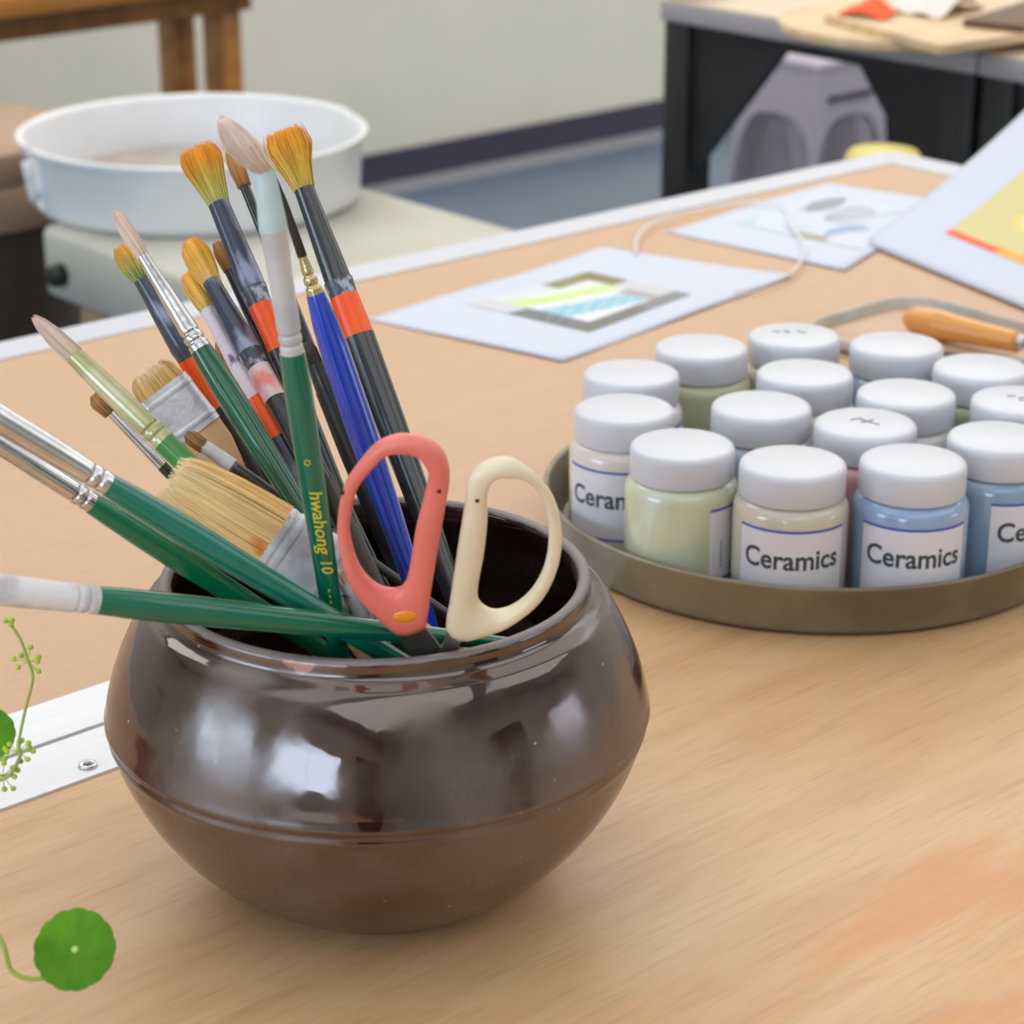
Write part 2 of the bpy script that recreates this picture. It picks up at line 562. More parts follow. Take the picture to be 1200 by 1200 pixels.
def glaze_mat():
    m = mat('dark_brown_glaze', lin((46, 19, 11)), .05, rgb2=lin((80, 66, 58)), scale=16, lo=.44, hi=.64, ior=2.15, bump=.7, bscale=13, rough2=.34)
    nt = m.node_tree
    L = nt.links.new
    b = nt.nodes['Principled BSDF']
    b.inputs['Specular Tint'].default_value = (1, .88, .86, 1)
    src = b.inputs['Base Color'].links[0].from_socket
    rsrc = b.inputs['Roughness'].links[0].from_socket
    tc = nt.nodes.new('ShaderNodeTexCoord')
    nz = nt.nodes.new('ShaderNodeTexNoise')
    nz.inputs['Scale'].default_value = 160
    L(tc.outputs['Object'], nz.inputs['Vector'])
    # bare clay chips on the rim and shoulder
    for p, rad, colr in (((.4655, .6378, .8868), .0064, (176, 132, 118)), ((.4625, .607, .8285), .0025, (196, 158, 140)), ((.5868, .6243, .8735), .0016, (225, 215, 210)),
                         ((.506, .580, .808), .002, (220, 214, 208)), ((.4885, .6005, .7785), .0018, (180, 170, 165))):
        d = nt.nodes.new('ShaderNodeVectorMath')
        d.operation = 'DISTANCE'
        d.inputs[1].default_value = p
        L(tc.outputs['Object'], d.inputs[0])
        ad = nt.nodes.new('ShaderNodeMath')
        ad.operation = 'MULTIPLY_ADD'
        ad.inputs[1].default_value = -rad * .9
        L(nz.outputs['Fac'], ad.inputs[0])
        L(d.outputs['Value'], ad.inputs[2])
        mr = nt.nodes.new('ShaderNodeMapRange')
        mr.inputs['From Min'].default_value = rad * .62
        mr.inputs['From Max'].default_value = rad * .45
        L(ad.outputs[0], mr.inputs['Value'])
        mx = nt.nodes.new('ShaderNodeMix')
        mx.data_type = 'RGBA'
        L(mr.outputs['Result'], mx.inputs['Factor'])
        L(src, mx.inputs['A'])
        mx.inputs['B'].default_value = (*lin(colr), 1)
        src = mx.outputs['Result']
    # the unglazed, worn top of the rim
    sp3 = nt.nodes.new('ShaderNodeSeparateXYZ')
    L(tc.outputs['Object'], sp3.inputs[0])
    zz = nt.nodes.new('ShaderNodeMath')
    zz.operation = 'MULTIPLY_ADD'
    zz.inputs[1].default_value = .0018
    L(nz.outputs['Fac'], zz.inputs[0])
    L(sp3.outputs['Z'], zz.inputs[2])
    rimf = nt.nodes.new('ShaderNodeMapRange')
    rimf.inputs['From Min'].default_value = .75 + .1360
    rimf.inputs['From Max'].default_value = .75 + .1366
    L(zz.outputs[0], rimf.inputs['Value'])
    mx = nt.nodes.new('ShaderNodeMix')
    mx.data_type = 'RGBA'
    L(rimf.outputs['Result'], mx.inputs['Factor'])
    L(src, mx.inputs['A'])
    mx.inputs['B'].default_value = (*lin((104, 94, 94)), 1)
    src = mx.outputs['Result']
    ro = nt.nodes.new('ShaderNodeMix')
    L(rimf.outputs['Result'], ro.inputs['Factor'])
    L(rsrc, ro.inputs['A'])
    ro.inputs['B'].default_value = .55
    L(ro.outputs['Result'], b.inputs['Roughness'])
    # pale specks in the glaze
    vo = nt.nodes.new('ShaderNodeTexVoronoi')
    vo.inputs['Scale'].default_value = 130
    L(tc.outputs['Object'], vo.inputs['Vector'])
    mr = nt.nodes.new('ShaderNodeMapRange')
    mr.inputs['From Min'].default_value = .10
    mr.inputs['From Max'].default_value = .06
    L(vo.outputs['Distance'], mr.inputs['Value'])
    n3 = nt.nodes.new('ShaderNodeTexNoise')
    n3.inputs['Scale'].default_value = 25
    L(tc.outputs['Object'], n3.inputs['Vector'])
    m3 = nt.nodes.new('ShaderNodeMapRange')
    m3.inputs['From Min'].default_value = .56
    m3.inputs['From Max'].default_value = .62
    L(n3.outputs['Fac'], m3.inputs['Value'])
    mm = nt.nodes.new('ShaderNodeMath')
    mm.operation = 'MULTIPLY'
    L(mr.outputs['Result'], mm.inputs[0])
    L(m3.outputs['Result'], mm.inputs[1])
    mx = nt.nodes.new('ShaderNodeMix')
    mx.data_type = 'RGBA'
    L(mm.outputs[0], mx.inputs['Factor'])
    L(src, mx.inputs['A'])
    mx.inputs['B'].default_value = (*lin((170, 160, 155)), 1)
    L(mx.outputs['Result'], b.inputs['Base Color'])
    return m


M_glaze = glaze_mat()
bowl = obj('glazed_bowl', lathe(bmesh.new(), [(r, z + TT + .0002) for r, z in bowl_profile()], 128, (BX, BY)), M_glaze, angle=50)
tag(bowl, 'round dark brown glazed stoneware bowl with a chipped rim, holding brushes and scissors', 'bowl')

# ------------------------------------------------------------------ paintbrushes
M_green = mat('green_lacquer', lin((0, 104, 78)), .2, coat=.5, rgb2=lin((10, 120, 102)), scale=38, lo=.5, hi=.66, stretch=(1, 1, .25))
M_green_scuff = mat('scuffed_green_lacquer', lin((0, 104, 78)), .2, coat=.5, rgb2=lin((196, 214, 212)), scale=48, lo=.655, hi=.685, stretch=(1, 1, .45))
M_green2 = mat('bottle_green_lacquer', lin((0, 92, 60)), .18, coat=.5, rgb2=lin((0, 80, 54)), scale=30)
M_teal = mat('teal_paint_film', lin((2, 116, 92)), .26, coat=.5, rgb2=lin((50, 132, 130)), scale=30, lo=.47, hi=.66, stretch=(1, 1, .2))
M_green_fleck = mat('spattered_green_lacquer', lin((0, 116, 74)), .28, coat=.4, rgb2=lin((48, 84, 84)), scale=45, lo=.52, hi=.6, stretch=(1, 1, .3))
M_leaf_green = mat('bright_green_lacquer', lin((62, 138, 62)), .35, coat=.3)
M_silver = mat('nickel_ferrule', (.74, .74, .75), .2, metal=1, rgb2=(.6, .6, .62), scale=60)
M_silver_old = mat('paint_caked_ferrule', lin((226, 224, 226)), .5, metal=.0, rgb2=lin((192, 188, 192)), scale=60, lo=.45, hi=.6, bump=.3, bscale=200)
M_silver_dull = mat('dull_silver_ferrule', lin((214, 214, 220)), .32, metal=.6, rgb2=lin((196, 196, 204)), scale=60, bump=.15, bscale=150)
M_cream_fer = mat('cream_stained_ferrule', lin((206, 202, 168)), .28, metal=.45, rgb2=lin((176, 176, 128)), scale=40)
M_pale_fer = mat('pale_translucent_ferrule', lin((206, 204, 200)), .3, coat=.5, rgb2=lin((188, 184, 186)), scale=40)
M_film = mat('pale_blue_paint_film', lin((196, 214, 214)), .45, rgb2=lin((182, 204, 206)), scale=60, bump=.2, bscale=200)
M_brass = mat('brass_ferrule', lin((206, 190, 140)), .22, metal=.9)
M_navy = mat('navy_black_ferrule', lin((52, 56, 78)), .3, coat=.4, rgb2=lin((150, 156, 186)), scale=80, lo=.52, hi=.64, stretch=(1, 1, .35))
M_black = mat('black_lacquer', lin((44, 46, 50)), .25, coat=.5, rgb2=lin((74, 78, 84)), scale=60, lo=.5, hi=.7, stretch=(1, 1, .15))
M_black_fleck = mat('spattered_black_lacquer', lin((42, 42, 46)), .35, coat=.3, rgb2=lin((186, 172, 170)), scale=42, lo=.51, hi=.54, stretch=(1, 1, .3))
M_collar = mat('dark_crimped_collar', lin((58, 64, 78)), .35, coat=.4, rgb2=lin((170, 178, 190)), scale=150, lo=.52, hi=.62)
M_orange = mat('orange_sleeve', lin((255, 80, 0)), .35, coat=.15, rgb2=lin((255, 98, 10)), scale=40)
M_lilac = mat('lilac_white_sleeve', lin((226, 214, 226)), .4, coat=.3, rgb2=lin((84, 88, 120)), scale=70, lo=.56, hi=.60, stretch=(1, 1, .5))
M_pinkish = mat('pinkish_white_sleeve', lin((228, 196, 200)), .3, coat=.4, rgb2=lin((240, 130, 120)), scale=45, lo=.60, hi=.68)
M_blue = mat('blue_lacquer', lin((26, 60, 178)), .18, coat=.8, rgb2=lin((34, 70, 190)), scale=10)
M_ochre = mat('ochre_wood', lin((178, 132, 58)), .45, coat=.2, rgb2=lin((160, 112, 46)), scale=40, stretch=(1, 1, .1))
M_tanwood = mat('bare_handle_wood', lin((232, 190, 146)), .5, rgb2=lin((216, 168, 120)), scale=50, stretch=(1, 1, .08))
M_bluewhite = mat('blue_and_white_spatter', lin((206, 208, 220)), .4, coat=.3, rgb2=lin((56, 86, 150)), scale=60, lo=.5, hi=.56)
M_gold = mat('gold_lettering', lin((214, 206, 60)), .35)
M_dkstick = mat('olive_black_handle', lin((58, 58, 52)), .35, coat=.3, rgb2=lin((190, 190, 200)), scale=55, lo=.62, hi=.66, stretch=(1, 1, .4))

H_fan = ramp_mat('orange_dyed_hair', [(0, (206, 180, 84)), (.35, (220, 174, 60)), (.7, (226, 150, 22)), (1, (236, 150, 20))])
H_fan2 = ramp_mat('orange_dyed_hair_olive_root', [(0, (188, 192, 112)), (.35, (206, 184, 78)), (.7, (230, 150, 24)), (1, (232, 140, 16))])
H_gold = ramp_mat('golden_hair', [(0, (228, 196, 116)), (.5, (240, 186, 78)), (1, (242, 170, 44))])
H_green = ramp_mat('green_rooted_hair', [(0, (150, 172, 118)), (.4, (196, 186, 96)), (.75, (230, 168, 62)), (1, (220, 158, 66))])
H_pink = ramp_mat('pinkish_white_hair', [(0, (226, 204, 180)), (.6, (232, 206, 190)), (1, (230, 192, 176))], amount=.2)
H_big = ramp_mat('pale_hair_with_blue_root', [(0, (226, 200, 180)), (.5, (236, 214, 198)), (1, (236, 210, 196))], amount=.2)
H_cream = ramp_mat('hog_bristle', [(0, (250, 206, 136)), (.15, (250, 210, 142)), (.75, (250, 216, 152)), (1, (252, 228, 180))], amount=.3)
H_hog = ramp_mat('stiff_hog_bristle', [(0, (226, 180, 108)), (.6, (236, 198, 136)), (1, (240, 206, 170))], amount=.35)
H_tan = ramp_mat('tan_hair', [(0, (160, 120, 70)), (.5, (206, 150, 92)), (1, (206, 156, 110))])
H_brown = ramp_mat('brown_hair', [(0, (150, 110, 60)), (.5, (186, 140, 84)), (1, (176, 124, 70))])
H_dark = ramp_mat('dark_hair', [(0, (60, 52, 40)), (1, (70, 64, 54))])

BRUSHES = {
 'b1': ((0.4554, 0.7948, 0.9849), (0.5435, 0.6393, 0.8324), [
    ('bristles', [(0.0, 1.02), (5.3, 2.71), (12.4, 3.73), (22.5, 4.06)]) ,
    ('ferrule', [(22.5, 3.73), (33.2, 4.4), (52.6, 4.74), (72.0, 4.74)]) ,
    ('handle', [(72.0, 4.74), (77.8, 4.74), (90.4, 4.41), (234.9, 2.04)]) ,
 ]),
 'b2': ((0.474, 0.7846, 0.9505), (0.5642, 0.684, 0.8031), [
    ('bristles', [(0, 1.38), (3.4, 3.8), (10.1, 2.76)]) ,
    ('ferrule', [(10.1, 1.73), (40.1, 2.43)]) ,
    ('handle', [(40.1, 2.43), (200.0, 1.8)]) ,
 ]),
 'b3': ((0.5001, 0.7839, 0.956), (0.5624, 0.6743, 0.8008), [
    ('bristles', [(0, 6.99), (3.9, 9.8), (10.1, 10.51)]) ,
    ('ferrule', [(10.1, 11.91), (33.3, 11.93)]) ,
    ('handle', [(33.3, 11.58), (43.6, 11.24), (54.6, 8.44), (67.7, 4.58), (200.0, 3.21)]) ,
 ]),
 'b4': ((0.4618, 0.7147, 0.9369), (0.5808, 0.5948, 0.8299), [
    ('bristles', [(0.0, 10.44), (7.6, 13.72), (28.2, 16.06), (46.4, 16.43)]) ,
    ('ferrule', [(46.4, 16.76), (76.4, 17.17)]) ,
    ('handle', [(76.4, 15.19), (81.6, 11.24), (89.2, 4.3), (200.0, 4.04)]) ,
 ]),
 'b5': ((0.3653, 0.6976, 0.9983), (0.5471, 0.6159, 0.84), [
    ('bristles', [(0, 2.34), (6.8, 4.98), (15.5, 4.71)]) ,
    ('ferrule', [(15.5, 5.01), (42.4, 4.78), (65.8, 4.24)]) ,
    ('handle', [(65.8, 4.24), (75.4, 4.87), (101.2, 5.55), (150.0, 4.74), (254.5, 3.0)]) ,
 ]),
 'b6': ((0.3808, 0.7288, 0.9783), (0.5604, 0.6756, 0.8155), [
    ('bristles', [(0, 2.45), (7.6, 4.3), (17.2, 4.02)]) ,
    ('ferrule', [(17.2, 4.02), (42.6, 4.09), (65.2, 4.14)]) ,
    ('handle', [(65.2, 4.14), (80.1, 4.82), (101.2, 5.21), (149.6, 4.36), (248.2, 2.84)]) ,
 ]),
 'b7': ((0.3457, 0.679, 0.9372), (0.5606, 0.6089, 0.8717), [
    ('bristles', [(0.0, 2.33), (5.9, 5.25), (11.8, 5.56)]) ,
    ('ferrule', [(11.8, 5.56), (20.8, 5.59), (45.1, 5.22), (55.7, 5.1)]) ,
    ('handle', [(55.7, 5.1), (67.1, 5.44), (84.7, 5.49), (132.7, 4.85), (167.3, 3.99), (235.3, 2.31)]) ,
 ]),
 'b8': ((0.4958, 0.7947, 1.0215), (0.5315, 0.6387, 0.8356), [
    ('bristles', [(0.0, 1.37), (6.3, 2.74), (15.6, 3.08), (22.7, 2.4)]) ,
    ('ferrule', [(22.7, 2.4), (44.8, 3.42), (67.3, 4.43)]) ,
    ('handle', [(67.3, 4.43), (84.0, 5.45), (105.2, 5.27), (138.4, 4.41), (245.3, 2.35)]) ,
 ]),
 'b9': ((0.5089, 0.8129, 1.0016), (0.5616, 0.6911, 0.803), [
    ('bristles', [(0.6, 3.18), (5.9, 5.3), (11.3, 4.95), (16.8, 3.18)]) ,
    ('ferrule', [(16.8, 3.36), (48.7, 4.96)]) ,
    ('collar', [(48.7, 5.14), (55.4, 4.61)]) ,
    ('sleeve', [(55.4, 4.79), (79.1, 4.62)]) ,
    ('handle', [(79.1, 4.62), (109.6, 3.92), (238.8, 2.16)]) ,
 ]),
 'b10': ((0.5535, 0.8317, 0.9775), (0.5377, 0.6358, 0.8247), [
    ('bristles', [(0.4, 2.97), (8.0, 4.81), (16.3, 4.06), (22.0, 2.95)]) ,
    ('ferrule', [(22.0, 3.31), (70.9, 4.7)]) ,
    ('sleeve', [(70.9, 4.88), (92.4, 4.67)]) ,
    ('handle', [(92.4, 4.67), (106.3, 4.46), (249.0, 2.03)]) ,
 ]),
 'b11': ((0.5567, 0.8339, 0.991), (0.5349, 0.6213, 0.8274), [
    ('bristles', [(0.0, 2.96), (7.7, 6.28), (16.1, 5.89), (27.9, 3.67)]) ,
    ('ferrule', [(24.5, 3.86), (64.0, 5.43)]) ,
    ('collar', [(64.0, 5.25), (72.6, 4.87)]) ,
    ('sleeve', [(72.6, 5.05), (89.5, 5.02)]) ,
    ('handle', [(89.5, 4.66), (114.4, 4.61), (269.2, 2.0)]) ,
 ]),
 'b12': ((0.5673, 0.828, 0.9892), (0.5601, 0.6625, 0.818), [
    ('bristles', [(0, 1.86), (6.2, 3.34), (14.7, 2.59)]) ,
    ('ferrule', [(14.7, 2.59), (41.8, 3.31)]) ,
    ('handle', [(41.8, 3.31), (238.2, 1.75)]) ,
 ]),
 'b13': ((0.5653, 0.8378, 1.0303), (0.553, 0.668, 0.8208), [
    ('bristles', [(0.1, 7.73), (7.6, 9.56), (21.2, 6.24), (28.7, 4.4)]) ,
    ('ferrule', [(28.7, 4.58), (69.5, 5.64)]) ,
    ('collar', [(69.5, 5.82), (77.7, 5.08)]) ,
    ('sleeve', [(77.7, 5.08), (99.2, 4.7)]) ,
    ('handle', [(99.2, 4.7), (270.0, 2.1)]) ,
 ]),
 'b14': ((0.4648, 0.6512, 1.0873), (0.5038, 0.6512, 0.7999), [
    ('bristles', [(0, 0.44), (2.4, 2.62), (6.1, 4.67), (10.9, 6.0), (16.4, 4.99), (20.7, 3.68)]) ,
    ('film', [(20.7, 3.68), (42.5, 5.06)]) ,
    ('ferrule', [(42.5, 5.06), (59.7, 4.36), (89.4, 4.27)]) ,
    ('handle', [(89.4, 4.58), (105.0, 5.23), (144.7, 4.87), (192.5, 4.19), (290.1, 2.7)]) ,
 ]),
 'b15': ((0.5929, 0.8519, 1.0232), (0.5769, 0.6926, 0.8312), [
    ('bristles', [(0.0, 1.9), (9.0, 3.78), (19.6, 3.02)]) ,
    ('ferrule', [(19.6, 2.27), (76.3, 2.61)]) ,
    ('handle', [(76.3, 2.61), (250.0, 1.8)]) ,
 ]),
 'b16': ((0.5083, 0.7013, 1.0497), (0.5571, 0.6418, 0.8014), [
    ('bristles', [(0, 0.48), (13.4, 1.28), (31.9, 1.61)]) ,
    ('ferrule', [(31.9, 1.61), (43.8, 2.91), (47.3, 3.24)]) ,
    ('handle', [(47.3, 3.56), (63.8, 5.53), (102.1, 5.77), (159.1, 4.37), (260.0, 2.78)]) ,
 ]),
 'b17': ((0.5821, 0.7969, 1.0418), (0.5744, 0.6473, 0.8172), [
    ('bristles', [(0, 7.93), (8.5, 10.08), (20.5, 6.11), (27.9, 4.31)]) ,
    ('ferrule', [(27.9, 4.31), (69.8, 5.72)]) ,
    ('collar', [(69.8, 6.26), (76.9, 5.9)]) ,
    ('sleeve', [(76.9, 6.08), (95.0, 6.6)]) ,
    ('handle', [(95.0, 6.78), (127.9, 6.58), (177.7, 5.31), (270.0, 3.15)]) ,
 ]),
 'b18': ((0.5423, 0.7314, 0.971), (0.5815, 0.6653, 0.7864), [
    ('bristles', [(0.0, 1.38), (3.7, 3.1), (9.3, 3.1)]) ,
    ('ferrule', [(9.3, 3.45), (21.2, 4.15)]) ,
    ('handle', [(21.2, 4.5), (50.2, 5.22), (111.5, 4.95), (200.0, 2.88)]) ,
 ]),
 'b19': ((0.5539, 0.81, 0.9514), (0.5691, 0.6822, 0.7983), [
    ('bristles', [(0, 1.48), (3.4, 3.32), (9.4, 3.69)]) ,
    ('ferrule', [(9.4, 3.69), (21.9, 3.68)]) ,
    ('handle', [(21.9, 3.68), (45.4, 3.67), (200.0, 2.16)]) ,
 ]),
 'b20': ((0.4948, 0.7501, 0.9379), (0.5859, 0.6336, 0.84), [
    ('bristles', [(0, 1.37), (2.9, 3.08), (8.8, 2.74)]) ,
    ('ferrule', [(8.8, 2.74), (22.8, 3.09)]) ,
    ('handle', [(22.8, 2.57), (177.4, 1.39)]) ,
 ]),
 'b21': ((0.4837, 0.6608, 0.9699), (0.5383, 0.6278, 0.8123), [
    ('bristles', [(0, 1.25), (5.5, 2.83), (13.0, 2.84)]) ,
    ('ferrule', [(13.0, 2.84), (25.9, 3.49)]) ,
    ('handle', [(25.9, 3.8), (60.1, 4.18), (170.0, 2.7)]) ,
 ]),
 'b22': ((0.4969, 0.654, 0.9079), (0.5287, 0.6418, 0.8246), [
    ('bristles', [(0, 0.97), (1.6, 1.94), (4.9, 2.59)]) ,
    ('ferrule', [(4.9, 2.59), (9.3, 2.92)]) ,
    ('handle', [(9.3, 3.24), (21.1, 3.59), (90.0, 2.7)]) ,
 ]),
}



# dried orange paint soaked into the big flat brush near its ferrule
_nt = H_cream.node_tree
_bs = _nt.nodes['Principled BSDF']
_src = _bs.inputs['Base Color'].links[0].from_socket
_zf = (Vector(BRUSHES['b4'][0]) - Vector(BRUSHES['b4'][1])).length - .0486
_tc = _nt.nodes.new('ShaderNodeTexCoord')
_mp = _nt.nodes.new('ShaderNodeMapping')
_mp.inputs['Scale'].default_value = (1, .25, .6)
_nt.links.new(_tc.outputs['Object'], _mp.inputs['Vector'])
for _x, _z, _r in ((-.0015, .0050, .0030), (-.0045, .0030, .0022), (.0022, .0135, .0010), (.0012, .0105, .0008)):
    _d = _nt.nodes.new('ShaderNodeVectorMath')
    _d.operation = 'DISTANCE'
    _d.inputs[1].default_value = (_x, 0, (_zf + _z) * .6)
    _nt.links.new(_mp.outputs['Vector'], _d.inputs[0])
    _m = _nt.nodes.new('ShaderNodeMapRange')
    _m.inputs['From Min'].default_value = _r * 1.25
    _m.inputs['From Max'].default_value = _r * .4
    _m.inputs['To Max'].default_value = .85
    _nt.links.new(_d.outputs['Value'], _m.inputs['Value'])
    _x2 = _nt.nodes.new('ShaderNodeMix')
    _x2.data_type = 'RGBA'
    _nt.links.new(_m.outputs['Result'], _x2.inputs['Factor'])
    _nt.links.new(_src, _x2.inputs['A'])
    _x2.inputs['B'].default_value = (*lin((236, 128, 30)), 1)
    _src = _x2.outputs['Result']
_nt.links.new(_src, _bs.inputs['Base Color'])

# name: (hair, {part: material}, flatness, width axis, label)
LOOK = {
 'b1': (H_pink, {'ferrule': M_cream_fer, 'handle': M_leaf_green}, .62, None, 'flat pale pink brush with a cream ferrule and bright green end, leaning far left'),
 'b2': (H_brown, {'ferrule': M_silver, 'handle': M_black}, 1, None, 'thin brush with fluffy brown hair and narrow silver ferrule, half behind the cream ferrule'),
 'b3': (H_hog, {'ferrule': M_silver_dull, 'handle': M_tanwood}, .34, (.8363, -.2619, .4818), 'wide brush with short bristles, grey metal ferrule and shaped bare wood handle'),
 'b4': (H_cream, {'ferrule': M_silver_old, 'handle': M_tanwood}, .26, 'b4', 'largest wide flat brush, long straw bristles stained orange beside a paint-caked white ferrule'),
 'b5': (H_pink, {'ferrule': M_silver, 'handle': M_teal}, 1, None, 'teal-smeared green brush slanting down right, upper of the two parallel green handles'),
 'b6': (H_pink, {'ferrule': M_silver, 'handle': M_green_fleck}, 1, None, 'spattered green brush slanting down right just under the teal-smeared one'),
 'b7': (H_pink, {'ferrule': M_silver_old, 'handle': M_green_scuff}, 1, None, 'green brush lying nearly level across the bowl mouth with a caked grey ferrule'),
 'b8': (H_pink, {'ferrule': M_silver, 'handle': M_green2}, 1, None, 'dark green round brush with pink-white hair and long shiny tapered silver ferrule'),
 'b9': (H_green, {'ferrule': M_navy, 'collar': M_collar, 'sleeve': M_orange, 'handle': M_black}, 1, None, 'navy brush with green-rooted golden hair, just left of the long silver ferrule'),
 'b10': (H_gold, {'ferrule': M_lilac, 'sleeve': M_orange, 'handle': M_navy}, 1, None, 'golden brush with a lilac-white spotted ferrule above a low orange band'),
 'b11': (H_gold, {'ferrule': M_navy, 'collar': M_collar, 'sleeve': M_pinkish, 'handle': M_black_fleck}, 1, None, 'golden brush with a dark scuffed ferrule and pinkish white band below'),
 'b12': (H_tan, {'ferrule': M_navy, 'handle': M_black}, 1, None, 'small tan brush peeping out behind the golden brush with dark ferrule'),
 'b13': (H_fan2, {'ferrule': M_navy, 'collar': M_collar, 'sleeve': M_orange, 'handle': M_black}, 1, None, 'orange fan-headed brush with olive hair roots, left of the big pale brush'),
 'b14': (H_big, {'film': M_film, 'ferrule': M_pale_fer, 'handle': M_green}, 1, None, 'tallest brush, big pointed pale head and green handle with gold lettering'),
 'b15': (H_tan, {'ferrule': M_black, 'handle': M_black}, 1, None, 'thin dark brush with tan hair hidden behind the big pale pointed brush'),
 'b16': (H_dark, {'ferrule': M_brass, 'handle': M_blue}, 1, None, 'glossy blue brush with thin dark hair and brass ferrule'),
 'b17': (H_fan, {'ferrule': M_black, 'collar': M_collar, 'sleeve': M_orange, 'handle': M_black}, 1, None, 'orange fan-headed brush with long black handle and wide orange band, rightmost of the brushes'),
 'b18': (H_dark, {'ferrule': M_black, 'handle': M_black_fleck}, 1, None, 'black handle smeared with white and pink paint, just left of the blue handle'),
 'b19': (H_brown, {'ferrule': M_ochre, 'handle': M_ochre}, 1, None, 'plain ochre wood brush beside the dark green handle'),
 'b20': (H_brown, {'ferrule': M_silver_old, 'handle': M_dkstick}, 1, None, 'small short brush with brown hair in front of the shaped bare wood handle'),
 'b21': (H_dark, {'ferrule': M_black, 'handle': M_dkstick}, 1, None, 'olive-black spattered handle low inside the pink scissor loop'),
 'b22': (H_pink, {'ferrule': M_silver_old, 'handle': M_bluewhite}, 1, None, 'blue and white spattered handle just left of the pink scissor handle, near the rim'),
}
FLAT_HAIR = {'b1': .6, 'b8': .8, 'b17': .5, 'b13': .5, 'b10': .7, 'b11': .7}


def section(bm, st, flat, n=20):
    """closed swept solid along local Z; st = [(z, r), ...] from low z to high z"""
    rings = [[bm.verts.new((r * math.cos(2 * math.pi * k / n), r * flat * math.sin(2 * math.pi * k / n), z)) for k in range(n)] for z, r in st]
    for a, b in zip(rings, rings[1:]):
        for k in range(n):
            bm.faces.new((a[k], a[(k + 1) % n], b[(k + 1) % n], b[k]))
    bm.faces.new(rings[0][::-1])
    bm.faces.new(rings[-1])
    return bm


def rect_section(bm, st, flat, n=28, p=5.):
    """as section() but with a rounded-rectangle outline (flat brushes)"""
    def se(a):
        c, s = math.cos(a), math.sin(a)
        return math.copysign(abs(c) ** (2 / p), c), math.copysign(abs(s) ** (2 / p), s)
    rings = []
    for z, r in st:
        rings.append([bm.verts.new((r * se(2 * math.pi * k / n)[0], r * flat * se(2 * math.pi * k / n)[1], z)) for k in range(n)])
    for a, b in zip(rings, rings[1:]):
        for k in range(n):
            bm.faces.new((a[k], a[(k + 1) % n], b[(k + 1) % n], b[k]))
    bm.faces.new(rings[0][::-1])
    bm.faces.new(rings[-1])
    return bm


def interp(st, z):
    for (z0, r0), (z1, r1) in zip(st, st[1:]):
        if z0 <= z <= z1:
            t = (z - z0) / max(z1 - z0, 1e-9)
            t = t * t * (3 - 2 * t) * .5 + t * .5
            return r0 + (r1 - r0) * t
    return st[0][1] if z < st[0][0] else st[-1][1]


def smooth_st(st, n=14):
    z0, z1 = st[0][0], st[-1][0]
    return [(z0 + (z1 - z0) * i / n, interp(st, z0 + (z1 - z0) * i / n)) for i in range(n + 1)]


def bristle_bm(st, flat, count, wide):
    """a core plus individual tapering hairs; st from ferrule (low z) to tip (high z)"""
    bm = bmesh.new()
    z0, z1 = st[0][0], st[-1][0]
    ln = z1 - z0
    core = [(z, r * .9) for z, r in smooth_st(st, 10) if z < z0 + ln * .93]
    core.append((z0 + ln * .955, core[-1][1] * .6))
    (rect_section if wide else section)(bm, core, flat)
    for i in range(count):
        a = random.uniform(0, 2 * math.pi)
        if wide:
            x, y = random.uniform(-1, 1), random.choice((-1, 1)) * random.uniform(.6, 1.02)
            if random.random() < .15:
                x, y = random.choice((-1, 1)) * random.uniform(.9, 1.02), random.uniform(-1, 1)
        else:
            rho = random.uniform(.72, 1.04)
            x, y = rho * math.cos(a), rho * math.sin(a)
        top = z0 + ln * random.uniform(.9, 1.0)
        hr = random.uniform(.00022, .00042) * (1.3 if wide else 1)
        rings = []
        jx, jy = random.gauss(0, .04), random.gauss(0, .04)
        for k in range(7):
            z = z0 + (top - z0) * k / 6
            r = interp(st, z)
            f = k / 6
            rr = hr * (1 - .75 * f ** 2)
            cx, cy = (x + jx * f) * r, (y + jy * f) * r * flat
            rings.append([bm.verts.new((cx + rr * math.cos(q), cy + rr * math.sin(q), z)) for q in (0, 2.094, 4.189)])
        for p, q in zip(rings, rings[1:]):
            for k in range(3):
                bm.faces.new((p[k], p[(k + 1) % 3], q[(k + 1) % 3], q[k]))
        bm.faces.new(rings[-1])
    return bm


